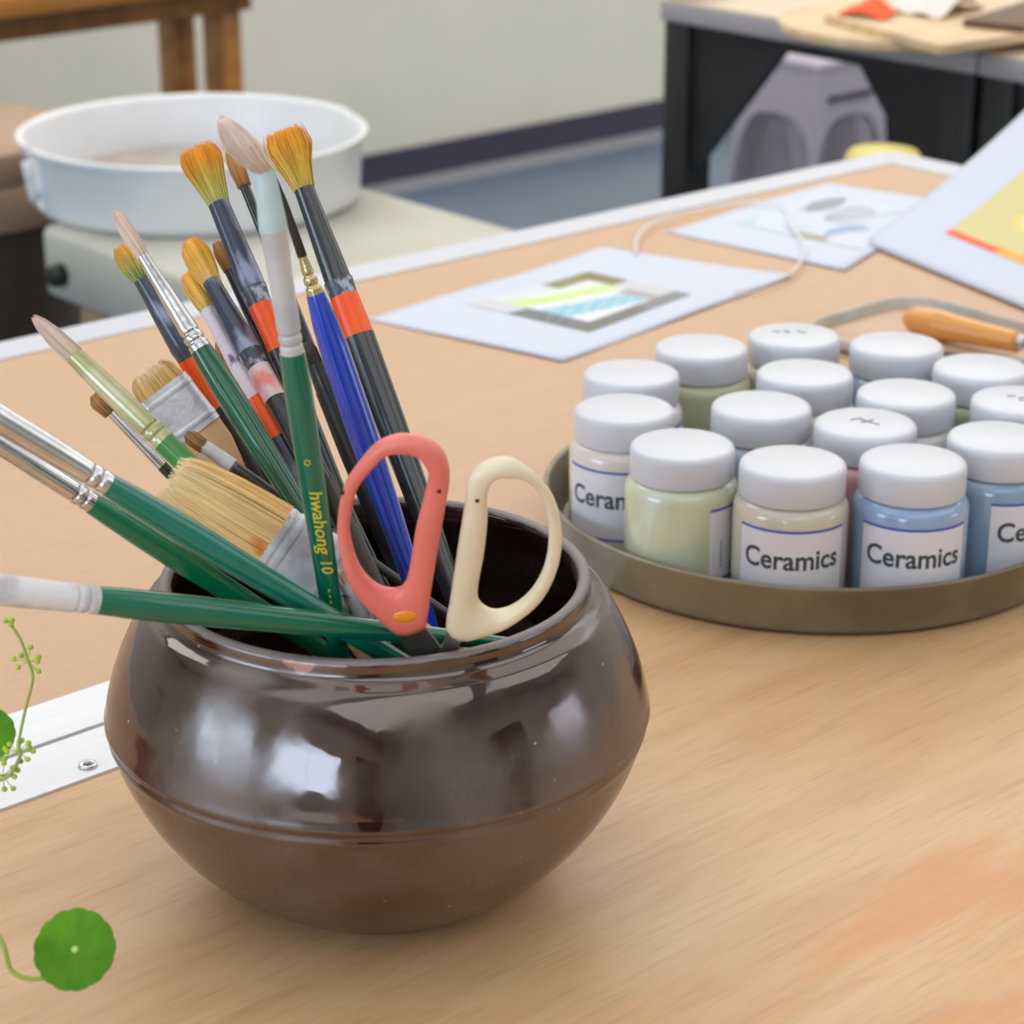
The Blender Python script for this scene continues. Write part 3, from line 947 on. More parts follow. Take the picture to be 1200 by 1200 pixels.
BR_OBJ = {}
for key, (A, E, segs) in BRUSHES.items():
    A, E = Vector(A), Vector(E)
    hair, mats, flat, waxis, label = LOOK[key]
    Z = (A - E).normalized()
    LEN = (A - E).length
    if waxis == 'b4':
        X = RGT * .65 + UPV * .76 - FWD * .6
        X = (X - Z * X.dot(Z)).normalized()
        Y = Z.cross(X)
    elif waxis:
        X = Vector(waxis)
        X = (X - Z * X.dot(Z)).normalized()
        Y = Z.cross(X)
    else:
        Y = -FWD
        Y = (Y - Z * Y.dot(Z)).normalized()
        X = Y.cross(Z)
    mtx = Matrix(((X.x, Y.x, Z.x, E.x), (X.y, Y.y, Z.y, E.y), (X.z, Y.z, Z.z, E.z), (0, 0, 0, 1)))
    root = thing('paintbrush', E, label, 'paintbrush', 'paintbrushes standing in the bowl', mtx)
    BR_OBJ[key] = (root, LEN)
    wide = key in ('b3', 'b4')
    for pname, st in segs:
        st = [(LEN - s / 1000, r / 1000) for s, r in st][::-1]
        if pname == 'bristles':
            fl = flat if wide else FLAT_HAIR.get(key, 1)
            st[0] = (st[0][0] - .0005, st[0][1])
            bb = bristle_bm(st, fl, 420 if key == 'b4' else 200 if wide else 130 if key in ('b13', 'b14', 'b17') else 80, wide)
            if key == 'b14':                                    # the long soft head bends to one side
                for v in bb.verts:
                    t_ = (v.co.z - st[0][0]) / (st[-1][0] - st[0][0])
                    v.co.x += .0120 * max(0, t_) ** .78
            obj('bristles', bb, hair, root, smooth=not wide)
        elif pname == 'ferrule':
            zs = smooth_st(st, 10)
            if wide:
                bm = rect_section(bmesh.new(), zs, flat)
                f = obj('ferrule', bm, mats['ferrule'], root, angle=40)
                for q in ((.06, .2) if key == 'b4' else (.16, .84)) + ((.82,) if key == 'b4' else ()):
                    z = zs[-1][0] - (zs[-1][0] - zs[0][0]) * q
                    r = interp(zs, z)
                    obj('ferrule_bead', rect_section(bmesh.new(), [(z - .0013, r * 1.0), (z - .0008, r * 1.02), (z + .0008, r * 1.02), (z + .0013, r * 1.0)], flat * 1.06), mats['ferrule'], f, angle=40)
            else:
                z0, r0 = zs[0]
                ln = zs[-1][0] - z0
                extra = []
                if key in ('b1', 'b5', 'b6', 'b7', 'b8', 'b14', 'b16'):        # crimped rings next to the handle
                    for q in (.0035, .0075):
                        extra.append(z0 + q)
                out = []
                for i in range(61):
                    z = z0 + ln * i / 60
                    r = interp(zs, z)
                    for q in extra:
                        r -= .0006 * math.exp(-((z - q) / .0007) ** 2)
                    out.append((z, r))
                if extra:
                    dense = []
                    for i in range(40):
                        z = z0 + .012 * i / 40
                        r = interp(zs, z)
                        for q in extra:
                            r -= .0006 * math.exp(-((z - q) / .0007) ** 2)
                        dense.append((z, r))
                    out = dense + [p for p in out if p[0] > z0 + .012]
                obj('ferrule', section(bmesh.new(), out, .8 if key == 'b1' else 1, 24), mats['ferrule'], root, angle=60)
        else:
            zs = smooth_st(st, 18)
            if pname == 'handle':
                z0, r0 = zs[0]
                zs = [(z0, r0 * .35), (z0 + r0 * .25, r0 * .75), (z0 + r0 * .8, r0 * .98)] + [p for p in zs if p[0] > z0 + r0]
            o = obj({'sleeve': 'colour_band', 'film': 'paint_film'}.get(pname, pname), (rect_section if wide else section)(bmesh.new(), zs, flat if (wide and pname != 'handle') else (.5 if wide else 1)) if not wide else rect_section(bmesh.new(), zs, .30, p=2.6), mats[pname], root, angle=50)
            if key == 'b14' and pname == 'handle':
                hz = zs[-1][0]
                r = .0051
                for body, s0, size in (('hwahong', .066, .0072), ('10', .0845, .0062), ('- - - -', .0985, .0042)):
                    bm = text_bm(body, size, .00005, .00008, .25)
                    bmesh.ops.triangulate(bm, faces=bm.faces)
                    for _ in range(3):
                        bmesh.ops.subdivide_edges(bm, edges=[e for e in bm.edges if e.calc_length() > .0005], cuts=1)
                    for v in bm.verts:
                        rr = interp(zs, hz - s0 - v.co.x) + .00014 + v.co.z
                        a = .18 + v.co.y / rr
                        v.co = Vector((-rr * math.sin(a), rr * math.cos(a), hz - s0 - v.co.x))
                    obj('lettering', bm, M_gold, o, smooth=False)
                bm = bmesh.new()
                for i in range(6):
                    a = i * math.pi / 3
                    for j in range(2):
                        cx, cy = .0010 * math.cos(a), .0010 * math.sin(a)
                    box(bm, (cx - .0003, cy - .0003, -.00004), (cx + .0003, cy + .0003, .00004))
                for v in bm.verts:
                    rr = interp(zs, hz - .0415) + .00012 + v.co.z
                    a = -.05 + v.co.y / rr
                    v.co = Vector((-rr * math.sin(a), rr * math.cos(a), hz - .0415 - v.co.x))
                obj('emblem', bm, M_gold, o, smooth=False)

# ------------------------------------------------------------------ scissors
SO = Vector((.5122, .6109, .8868))
SUP = Vector((-.206, -.2304, .9511)).normalized()
SN = RGT.cross(SUP).normalized()                     # points to the camera side or away; only thickness uses it
s_m = Matrix(((RGT.x, SUP.x, SN.x, SO.x), (RGT.y, SUP.y, SN.y, SO.y), (RGT.z, SUP.z, SN.z, SO.z), (0, 0, 0, 1)))
RO = [(-14.1, 97.9), (-8.5, 97.5), (-4.1, 96.0), (-0.1, 92.7), (2.5, 88.5), (3.6, 79.8), (1.2, 62.8), (-2.4, 38.9), (-4.9, 21.2), (-6.1, 9.8), (-10.9, 6.8), (-16.6, 5.6), (-23.9, 14.0), (-32.7, 28.2), (-36.8, 46.9), (-36.8, 60.4), (-33.7, 76.0), (-27.2, 87.4), (-21.0, 94.9)]
RI = [(-12.2, 91.2), (-8.7, 90.4), (-6.4, 88.5), (-3.9, 82.1), (-5.6, 72.1), (-9.0, 56.5), (-11.6, 38.9), (-14.0, 29.5), (-18.1, 27.4), (-24.3, 29.5), (-30.1, 38.9), (-32.5, 53.7), (-31.5, 64.4), (-28.6, 76.0), (-22.2, 85.9), (-18.2, 90.4)]
CO = [(23.3, 87.8), (15.6, 85.9), (9.8, 79.8), (8.8, 69.4), (6.1, 49.7), (2.6, 22.4), (0.8, 8.5), (6.4, 3.0), (14.9, 5.6), (25.4, 11.5), (35.7, 22.4), (41.7, 37.6), (43.3, 53.7), (40.4, 69.4), (34.3, 79.8), (28.9, 85.1)]
CI = [(25.4, 80.6), (19.4, 79.8), (16.7, 73.3), (16.6, 60.4), (15.2, 44.5), (12.9, 28.2), (13.5, 21.2), (18.2, 16.6), (24.4, 17.8), (31.6, 25.3), (36.8, 37.6), (38.5, 53.7), (36.5, 69.4), (31.4, 77.9)]


def closed_spline(pts, n=6):
    P = [Vector((x, y, 0)) for x, y in pts]
    out = []
    N = len(P)
    for i in range(N):
        a, b, c, d = P[i - 1], P[i], P[(i + 1) % N], P[(i + 2) % N]
        for k in range(n):
            t = k / n
            out.append(.5 * ((2 * b) + (c - a) * t + (2 * a - 5 * b + 4 * c - d) * t * t + (3 * b - a - 3 * c + d) * t ** 3))
    return out


def ring_solid(outer, inner, th, n=96, m=14):
    """a looped handle: rounded section between the inner and the outer outline"""
    o, i_ = closed_spline(outer), closed_spline(inner)
    ci = sum((p for p in i_), Vector()) / len(i_)

    def by_angle(pts):
        # outline resampled by direction from the middle of the finger hole
        out = []
        for k in range(n):
            a = 2 * math.pi * k / n
            d = Vector((math.cos(a), math.sin(a), 0))
            best = None
            for p, q in zip(pts, pts[1:] + pts[:1]):
                e = q - p
                den = d.x * e.y - d.y * e.x
                if abs(den) < 1e-12:
                    continue
                w = p - ci
                t = (w.x * e.y - w.y * e.x) / den
                u = (w.x * d.y - w.y * d.x) / den
                if t > 0 and -1e-6 <= u <= 1 + 1e-6 and (best is None or t > best):
                    best = t
            out.append(ci + d * best)
        return out
    po, pi = by_angle(o), by_angle(i_)
    bm = bmesh.new()
    rings = []
    for a, b in zip(po, pi):
        c = (a + b) / 2
        h = (a - b) / 2
        ring = []
        for k in range(m):
            q = 2 * math.pi * k / m
            cx = math.copysign(abs(math.cos(q)) ** .75, math.cos(q))
            cz = math.copysign(abs(math.sin(q)) ** .75, math.sin(q))
            tt = min(th, h.length * 1000 * .95 / 1000 + .0006)
            v = c + h * cx
            ring.append(bm.verts.new((v.x, v.y, tt * cz)))
        rings.append(ring)
    for a, b in zip(rings, rings[1:] + rings[:1]):
        for k in range(m):
            bm.faces.new((a[k], a[(k + 1) % m], b[(k + 1) % m], b[k]))
    return bm


mm = lambda L: [(x / 1000, y / 1000) for x, y in L]
M_pink = mat('salmon_pink_plastic', lin((240, 128, 116)), .38, rgb2=lin((234, 120, 108)), scale=30, sub=.05)
M_cream = mat('cream_plastic', lin((238, 222, 190)), .38, rgb2=lin((232, 214, 180)), scale=30, sub=.05)
M_dot = mat('dark_hole', (.03, .02, .02), .7)
M_blade = mat('dull_blade_steel', (.42, .38, .35), .35, metal=.9, rgb2=(.32, .28, .25), scale=60)
M_badge = mat('amber_badge', lin((246, 150, 24)), .25, coat=.6)
sc = thing('scissors', SO, 'pair of scissors with one salmon pink and one cream handle standing in the bowl', 'scissors', matrix=s_m)
h1 = obj('handle', ring_solid(mm(RO), mm(RI), .0042), M_pink, sc)
h1['label'] = 'salmon pink handle loop with amber badge'
h2 = obj('handle', ring_solid(mm(CO), mm(CI), .0042), M_cream, sc)
h2['label'] = 'cream handle loop'
bm = lathe(bmesh.new(), [(0, .0006), (.7, .0005), (.93, .0002), (1, -.001), (0, -.001)], 32)
for v in bm.verts:
    v.co.x *= .0049
    v.co.y *= .0030
b_ = obj('badge', bm, M_badge, h1)
# which way is the camera: put surface details on that side
SIDE = 1 if SN.dot(-FWD) > 0 else -1
b_.location = (-.0139, .0178, SIDE * .0040)
if SIDE < 0:
    b_.rotation_euler = (math.pi, 0, 0)
b_.rotation_euler.z = .15
for h, (x, y) in ((h1, (-.0002, .0767)), (h2, (.0131, .0725)), (h1, (-.0345, .0745))):
    d = obj('pin_hole', lathe(bmesh.new(), [(0, .0003), (.0008, .0003), (.0009, -.0008), (0, -.0008)], 16), M_dot, h)
    d.location = (x, y, SIDE * (.0041 if x > -.03 else .0022))
    if SIDE < 0:
        d.rotation_euler = (math.pi, 0, 0)


def blade(pts, z0, z1):
    bm = prism(bmesh.new(), mm(pts), z0, z1)
    return bm


# each blade crosses to the other side of the pivot, points down into the bowl
obj('blade', blade([(-18, 9), (-7, 9), (1, -6), (6.5, -30), (5.5, -70), (2.5, -114), (0, -112), (-5, -60), (-8, -20)], -.0016, -.0002), M_blade, sc, smooth=False)
obj('blade', blade([(9, 8), (2, 8), (-4, -8), (-9, -30), (-7, -70), (-3.5, -113), (-1, -112), (3, -60), (4, -20), (4, -6), (6, 2)], .0002, .0016), M_blade, sc, smooth=False)
pv = obj('pivot_screw', lathe(bmesh.new(), [(0, .0028), (.003, .0026), (.0038, .0018), (.0038, -.0018), (.003, -.0026), (0, -.0028)], 24), M_steel, sc)
pv.location = (-.0005, -.022, 0)

# ------------------------------------------------------------------ tray with fifteen paint jars
TX, TY = .9625, .8195
M_tray = mat('dull_grey_tray_metal', lin((146, 138, 120)), .36, metal=.35, rgb2=lin((122, 112, 92)), scale=14, lo=.4, hi=.65, rough2=.55)
tray_prof = [(0, .0005), (.1445, .0005), (.1464, .0016), (.1472, .004), (.1522, .0262), (.1535, .0276), (.1535, .0286), (.1525, .0292), (.1508, .0290), (.1497, .0276), (.1455, .0050), (.1445, .0032), (.1425, .0022), (0, .0022)]
tray = obj('round_tray', lathe(bmesh.new(), [(r, z + TT + .0008) for r, z in tray_prof], 128, (TX, TY)), M_tray, angle=50)
tag(tray, 'round shallow dull grey metal tray full of white-lidded paint jars', 'tray')
JZ = TT + .0032
M_lid = mat('white_plastic_lid', (.68, .69, .75), .35, rgb2=(.66, .67, .73), scale=40, sub=.4)
M_lab = mat('jar_label_paper', lin((226, 224, 232)), .45)
M_ink = mat('label_ink', lin((58, 70, 80)), .5)
M_blueline = mat('blue_rule', lin((70, 98, 186)), .5)
M_scribble = mat('marker_scribble', lin((120, 122, 128)), .6)
M_violet = mat('violet_print', lin((96, 70, 100)), .5)
LID = [(0, .0808), (.0244, .0808), (.0262, .0804), (.0273, .0795), (.0278, .0780), (.0279, .0758), (.0279, .0648), (.0276, .0642), (.0262, .0642), (.0262, .0768), (0, .0768)]
BODY = [(0, .0008), (.0262, .0006), (.0282, 0), (.0296, .0010), (.0303, .0034), (.0303, .0555), (.0300, .0580), (.0290, .0604), (.0274, .0622), (.0258, .0632), (.0253, .0646), (.0253, .0710), (0, .0710)]


def paint_jar(x, y, label, col, col2, az, seen_label, scribble=None, streak=14, lo=.45, hi=.65, coat=.7):
    x, y = x * .9952, y * .9952
    t = thing('paint_jar', (x, y, JZ), label, 'paint jar', 'white-lidded paint jars on the round tray')
    pale = lambda c: tuple(v * .72 + 226 * .28 for v in c)
    m = mat('jar_of_paint', lin(pale(col)), .14, coat=coat, rgb2=lin(pale(col2)), scale=streak, lo=lo, hi=hi, stretch=(1, 1, .6), bump=.03, bscale=60)
    obj('jar_body', lathe(bmesh.new(), BODY, 64), m, t, angle=55)
    bm = lathe(bmesh.new(), LID, 96)
    for v in bm.verts:                                 # fine grip ribs on the skirt
        r = math.hypot(v.co.x, v.co.y)
        if r > .0275 and .0655 < v.co.z < .0745:
            pass
    lid = obj('lid', bm, M_lid, t, angle=50)
    R_ = .03045
    phi = math.atan2(-FWD.y, -FWD.x) + math.radians(az)

    def wrap(bm, r, dz=0.):
        for v in bm.verts:
            a = phi + v.co.x / R_
            rr = r + v.co.z
            v.co = Vector((rr * math.cos(a), rr * math.sin(a), v.co.y + dz))
        return bm

    def band(x0, x1, z0, z1, r, th):
        bm = bmesh.new()
        n = max(2, int((x1 - x0) / .0015))
        vs = []
        for i in range(n + 1):
            a = phi + (x0 + (x1 - x0) * i / n) / R_
            c, s = math.cos(a), math.sin(a)
            vs.append([bm.verts.new((q * c, q * s, z)) for q, z in ((r, z0), (r + th, z0), (r + th, z1), (r, z1))])
        for a, b in zip(vs, vs[1:]):
            for k in range(4):
                bm.faces.new((a[k], a[(k + 1) % 4], b[(k + 1) % 4], b[k]))
        bm.faces.new(vs[0])
        bm.faces.new(vs[-1][::-1])
        return bm
    lab = obj('paper_label', band(-.0305, .0305, .0140, .0528, .03033, .00012), M_lab, t, angle=30)
    obj('blue_rule', band(-.0305, .0305, .0521, .0535, .0304, .00012), M_blueline, lab, angle=30)
    obj('blue_rule', band(-.0305, .0305, .0128, .0141, .0304, .00012), M_blueline, lab, angle=30)
    if seen_label == 1:
        bm = text_bm('Ceramics', .0152, .00004, .00030)
        xs = [v.co.x for v in bm.verts]
        w = max(xs) - min(xs)
        f = .0530 / w
        for v in bm.verts:
            v.co.x *= f
        bmesh.ops.subdivide_edges(bm, edges=[e for e in bm.edges if e.calc_length() > .002], cuts=2)
        obj('lettering', wrap(bm, .03053, .0368), M_ink, lab, smooth=False)
    if seen_label == 2:
        # small upright print down the visible end of the turned label, and a violet mark at its foot
        bm = bmesh.new()
        for k in range(11):
            box(bm, (-.0232, .0200 + k * .0014, 0), (-.0225 + .0003 * (k % 3 == 0), .0210 + k * .0014, .00005))
        obj('fine_print', wrap(bm, .03053, 0), M_ink, lab, smooth=False)
        bm = box(bmesh.new(), (-.0150, .0160, 0), (-.0125, .0215, .00005))
        obj('violet_mark', wrap(bm, .03053, 0), M_violet, lab, smooth=False)
    if scribble:
        bm = bmesh.new()
        c = Vector((-FWD.x, -FWD.y, 0)).normalized()
        for line in scribble:
            tube(bm, [(RGT * u - c * v) * .001 + Vector((0, 0, .0809)) for u, v in line], .00042, 6, flat=.3)
        obj('marker_scribble', bm, M_scribble, lid)
    return t


JARS = [
 (.8690, .8782, 'pinkish white jar at the left tray edge, its label partly covered by the green jar', (222, 208, 200), (206, 190, 186), -14, 1, None, 14),
 (.8502, .8150, 'pale green paint jar showing streaked paint, its label turned to one side', (198, 206, 164), (210, 220, 196), 84, 2, None, 32),
 (.8736, .7577, 'beige paint jar with label facing out, between pale green and bright blue jars', (202, 190, 166), (210, 188, 176), -4, 1, None, 18),
 (.9223, .7176, 'bright blue paint jar with its label facing out at the front of the tray', (116, 150, 202), (138, 170, 212), -3, 1, None, 22),
 (.9858, .7102, 'steel blue paint jar on the right with its label half turned away', (102, 138, 174), (122, 154, 184), 42, 1, None, 16),
 (.9171, .9217, 'paint jar with white paint directly behind the pinkish white jar', (226, 214, 212), (214, 202, 204), 62, 1, None, 14),
 (.9297, .8313, 'grey blue paint jar behind the pale green jar, plain lid', (128, 146, 164), (146, 160, 176), 150, 0, None, 14),
 (.9495, .7729, 'dusty pink paint jar in the middle with a scribble like crossed strokes on its lid', (200, 128, 132), (208, 146, 146), 170, 0,
  [[(-8, 3), (-5, 5), (-1, 6)], [(-2, 5), (1, 1), (5, -3), (7, -4)], [(-3, -1), (1, 1), (5, 4)]], 14),
 (1.0071, .7916, 'light grey paint jar with a plain lid right behind the scribbled pink-paint jar', (196, 198, 190), (180, 184, 178), 160, 0, None, 14),
 (1.0448, .7403, 'greenish grey paint jar at the right with a two-line scribble on its lid', (186, 192, 176), (172, 180, 160), 150, 0,
  [[(-7, 5), (-2, 5.5)], [(-1, 3), (4, 2), (7, 2)], [(-2, -1), (1, -2)], [(4, -1), (7, -2)]], 14),
 (.9846, .9305, 'green and ochre paint jar at the back left with a plain lid', (166, 174, 124), (194, 172, 104), 140, 0, None, 26),
 (.9926, .8549, 'pale yellow paint jar with plain lid behind the grey blue one', (208, 206, 168), (194, 196, 156), 150, 0, None, 14),
 (1.0773, .7932, 'moss green paint jar near the dish with the wooden tool, plain lid', (142, 162, 120), (160, 172, 140), 150, 0, None, 14),
 (1.0433, .9085, 'pinkish beige paint jar at the far back with three small dark marks on its lid', (216, 200, 190), (204, 186, 176), 150, 0,
  [[(-13, 6), (-8, 5.5)], [(-6, 8), (-3, 4)], [(-5, 5), (-2, 5)], [(2, 8), (4, 5)], [(3, 5), (8, 4)]], 14),
 (1.0757, .8552, 'sky blue paint jar at the far back with a plain lid, close to the dish', (120, 150, 188), (136, 164, 198), 150, 0, None, 14),
]
for j in JARS:
    paint_jar(*j)

# ------------------------------------------------------------------ printed papers, cord
M_paper = mat('white_paper', (.63, .67, .80), .6)
M_print = bpy.data.materials.new('printed_colours')
M_print.use_nodes = True
_b = M_print.node_tree.nodes['Principled BSDF']
_b.inputs['Roughness'].default_value = .5
_a = M_print.node_tree.nodes.new('ShaderNodeVertexColor')
_a.layer_name = 'print'
M_print.node_tree.links.new(_a.outputs['Color'], _b.inputs['Base Color'])


def print_patch(name, f, color, parent, nu=48, nv=48):
    """a printed picture lying on a sheet: f(u, v) is its place, color(u, v) its sRGB ink"""
    bm = bmesh.new()
    lay = bm.loops.layers.float_color.new('print')
    g = [[bm.verts.new(f(i / nu, j / nv)) for j in range(nv + 1)] for i in range(nu + 1)]
    for i in range(nu):
        for j in range(nv):
            fc = bm.faces.new((g[i][j], g[i + 1][j], g[i + 1][j + 1], g[i][j + 1]))
            c = lin(color((i + .5) / nu, (j + .5) / nv))
            for l in fc.loops:
                l[lay] = (*c, 1)
    o = obj(name, bm, M_print, parent, smooth=False)
    return o


def bil(c):
    c = [Vector(p) for p in c]

    def f(u, v):
        return (c[0] * (1 - u) + c[1] * u) * (1 - v) + (c[3] * (1 - u) + c[2] * u) * v
    return f


# first sheet: corners left, far, right, near
P1 = bil([(1.0386, 1.3235, TT), (1.3088, 1.353, TT), (1.3639, 1.1913, TT), (1.0759, 1.1494, TT)])


def p1f(u, v):
    p = P1(u, v)
    p.z = TT + .0006 + .0035 * max(0, 2.2 * abs(u - .35) - .9) ** 2 + .0010 * math.sin(5 * u + 2 * v)  ** 2
    return p


sh1 = obj('paper_sheet', sheet(bmesh.new(), p1f, 24, 16, .0002), M_paper)
tag(sh1, 'white paper with a small printed blue and green wedge picture, behind the jars', 'paper', 'printed papers on the far table')
PIC1 = bil([(1.1167, 1.3024, TT), (1.2501, 1.3066, TT), (1.2631, 1.2061, TT), (1.1376, 1.1882, TT)])


def on_sheet(pic, quad, base, lift=.00035):
    """place of a picture point on the sheet surface: invert the bilinear sheet by Newton steps"""
    def f(a, b):
        p = pic(a, b)
        u = v = .5
        for _ in range(12):
            q = quad(u, v)
            e = 1e-4
            du = (quad(u + e, v) - q) / e
            dv = (quad(u, v + e) - q) / e
            det = du.x * dv.y - du.y * dv.x
            rx, ry = p.x - q.x, p.y - q.y
            u += (rx * dv.y - ry * dv.x) / det
            v += (du.x * ry - du.y * rx) / det
        r = Vector(base(u, v))
        return r + Vector((0, 0, .0002 + lift))
    return f


def c1(u, v):
    # u: left corner -> far corner, v: far side -> near side
    n = .5 + .5 * math.sin(u * 37 + 11 * math.sin(v * 9)) * math.sin(v * 23)
    if v > .86:
        return (112, 112, 104) if u < .6 else (134, 130, 134)
    if u < .16:
        return (86 + 40 * n, 90 + 40 * n, 96 + 40 * n) if v > .35 else (206, 208, 214)
    if u > .86:
        return (204, 204, 210) if v > .4 else (130, 118, 70)
    if u > .74 and v > .55:
        return (168, 164, 170)
    if v < .16:
        return (136, 134, 84) if u > .6 else (216, 219, 226)
    w = v - .30 * u
    if w < .10:
        return (226, 232, 224)
    if w < .26:
        return (206, 226, 150)
    if w < .38:
        return (226, 230, 236)
    if w < .62 and u < .8:
        return (120 + 60 * n, 190 + 20 * n, 220)
    return (228, 232, 242)


print_patch('printed_picture', on_sheet(PIC1, P1, p1f), c1, sh1)
# second sheet, farther right
P2 = bil([(1.388, 1.3574, TT), (1.6273, 1.3956 - .012, TT), (1.652, 1.2600, TT), (1.4057, 1.1744, TT)])


def p2f(u, v):
    p = P2(u, v)
    p.z = TT + .0006 + .0012 * math.sin(3 * u + v) ** 2
    return p


sh2 = obj('paper_sheet', sheet(bmesh.new(), p2f, 20, 16, .0002), M_paper)
tag(sh2, 'white paper with pale grey-blue printed figures, partly under the curled sheet', 'paper', 'printed papers on the far table')
PIC2 = bil([(1.45, 1.335, TT), (1.60, 1.36, TT), (1.60, 1.255, TT), (1.462, 1.205, TT)])


def c2(u, v):
    a = math.sin(u * 9 + 4 * math.sin(v * 5)) * math.sin(v * 8 + 2 * math.sin(u * 6))
    if (u - .72) ** 2 / .05 + (v - .22) ** 2 / .012 < 1:
        return (150, 152, 164)
    if (u - .62) ** 2 / .06 + (v - .55) ** 2 / .03 < 1:
        return (176 + 26 * a, 184 + 24 * a, 200 + 20 * a)
    if (u - .25) ** 2 / .05 + (v - .75) ** 2 / .02 < 1 and a > .1:
        return (150, 172, 204)
    if u < .1 and .45 < v < .7:
        return (168, 164, 140)
    if a > .55:
        return (190, 206, 222)
    return (209, 215, 233)


print_patch('printed_picture', on_sheet(PIC2, P2, p2f), c2, sh2)
# third sheet: one long side rests on the table, the other is curled up
PL, PU, PD = Vector((1.4803, 1.2181, TT + .003)), Vector((1.6572, 1.1794, .8583)), Vector((1.3988, .9325, TT + .003))


def p3f(s, t):
    q = PL + (PU - PL) * s + (PD - PL) * t
    return q + Vector((0, 0, .012 * math.sin(math.pi * s) * -1 * (.5 + .5 * t)))  if s > 0 else q


def p3(s, t):
    # rounded corners at the near left and the top
    return p3f(s, t)


bm = bmesh.new()
n_s, n_t = 24, 30
rc = .09
grid = {}
for i in range(n_s + 1):
    for j in range(n_t + 1):
        s, t = i / n_s, j / n_t
        # pull the corner vertices in to round them
        ss, tt_ = s * .21, t * .297
        for cx, cy, sx, sy in ((.012, .012, -1, -1), (.198, .012, 1, -1)):
            dx, dy = (ss - cx) * sx, (tt_ - cy) * sy
            if dx > 0 and dy > 0:
                d = math.hypot(dx, dy)
                m_ = max(dx, dy)
                k = m_ / d
                ss, tt_ = cx + sx * dx * k, cy + sy * dy * k
        grid[i, j] = (ss / .21, tt_ / .297)
nrm = (PU - PL).cross(PD - PL).normalized()
if nrm.z < 0:
    nrm = -nrm
top = {k: bm.verts.new(p3f(*v) + nrm * .0002) for k, v in grid.items()}
bot = {k: bm.verts.new(p3f(*v)) for k, v in grid.items()}
for i in range(n_s):
    for j in range(n_t):
        bm.faces.new((top[i, j], top[i + 1, j], top[i + 1, j + 1], top[i, j + 1]))
        bm.faces.new((bot[i, j + 1], bot[i + 1, j + 1], bot[i + 1, j], bot[i, j]))
for i in range(n_s):
    for j in (0, n_t):
        bm.faces.new((top[i, j], bot[i, j], bot[i + 1, j], top[i + 1, j]))
for j in range(n_t):
    for i in (0, n_s):
        bm.faces.new((top[i, j], top[i, j + 1], bot[i, j + 1], bot[i, j]))
sh3 = obj('paper_sheet', bm, M_paper)
tag(sh3, 'white paper curling up at the right with a yellow print edged in orange', 'paper', 'printed papers on the far table')


def f3(u, v):
    s, t = .205 + u * .70, .213 + v * .70
    return p3f(s, t) + nrm * .0006


def c3(u, v):
    # u up the sheet from the printed lower edge, v along it
    wv = .02 * math.sin(v * 9)
    if u < .05 + (.02 if v > .3 else 0):
        return (243, 100, 54) if v < .32 else (250, 176, 60)
    if u < .17 and v > .40 + .6 * u:
        return (249, 138, 50)
    d = math.hypot((u - .30) / .8, v - .34 + wv)
    if d < .075:
        return (216, 222, 206)
    if d < .105:
        return (242, 212, 96)
    d2 = math.hypot(u - .5, v - .30)
    if d2 < .05:
        return (246, 208, 140)
    return (216, 204, 140)


print_patch('printed_picture', f3, c3, sh3, 64, 64)
M_cord = mat('white_cord', (.80, .80, .82), .7)
cp = [(1.3082, 1.3124), (1.3481, 1.3499), (1.3964, 1.3759), (1.4538, 1.3808), (1.5052, 1.368), (1.512, 1.335), (1.4751, 1.2955), (1.4289, 1.2384), (1.3769, 1.1986), (1.3326, 1.1812), (1.2849, 1.1819)]
cord = obj('cord', tube(bmesh.new(), spline([(x, y, TT + .0055 if 0 < i < 10 else TT + .0045) for i, (x, y) in enumerate(cp)], 8), .0011, 8), M_cord)
tag(cord, 'thin white looped cord lying across the two flat printed papers', 'cord')

# ------------------------------------------------------------------ shallow dish with a wooden tool
M_dishrim = mat('grey_dish_rim', lin((196, 190, 182)), .35, rgb2=lin((176, 172, 164)), scale=30)
M_dishin = mat('tan_dish_inside', lin((206, 172, 138)), .45, rgb2=lin((196, 160, 126)), scale=12)


def rrect(x0, y0, x1, y1, r, n=10):
    out = []
    for cx, cy, a0 in ((x1 - r, y1 - r, 0), (x0 + r, y1 - r, 90), (x0 + r, y0 + r, 180), (x1 - r, y0 + r, 270)):
        for k in range(n + 1):
            a = math.radians(a0 + 90 * k / n)
            out.append((cx + r * math.cos(a), cy + r * math.sin(a)))
    return out


DX0, DY0, DX1, DY1 = 1.236, .9185, 1.372, 1.082
loops = []
for ins, z in ((.006, .0006), (.002, .0025), (0, .0085), (.0005, .0103), (.0016, .0109), (.0032, .0106), (.0040, .0095), (.0050, .0042), (.0058, .0030)):
    loops.append([(x, y, TT + z) for x, y in rrect(DX0 + ins, DY0 + ins, DX1 - ins, DY1 - ins, .034 - ins)])
bm = bmesh.new()
rings = [[bm.verts.new(p) for p in l] for l in loops]
for a, b in zip(rings, rings[1:]):
    n = len(a)
    for k in range(n):
        bm.faces.new((a[k], a[(k + 1) % n], b[(k + 1) % n], b[k]))
bm.faces.new(rings[0][::-1])
dish = thing('shallow_dish', ((DX0 + DX1) / 2, (DY0 + DY1) / 2, TT), 'shallow rounded dish with a pale grey rim behind the jars, holding a wooden tool', 'dish')
part('rim', bm, M_dishrim, dish, angle=60)
bm = bmesh.new()
prism(bm, rrect(DX0 + .0061, DY0 + .0061, DX1 - .0061, DY1 - .0061, .0275), TT + .0008, TT + .0030)
part('dish_bottom', bm, M_dishin, dish, smooth=False)
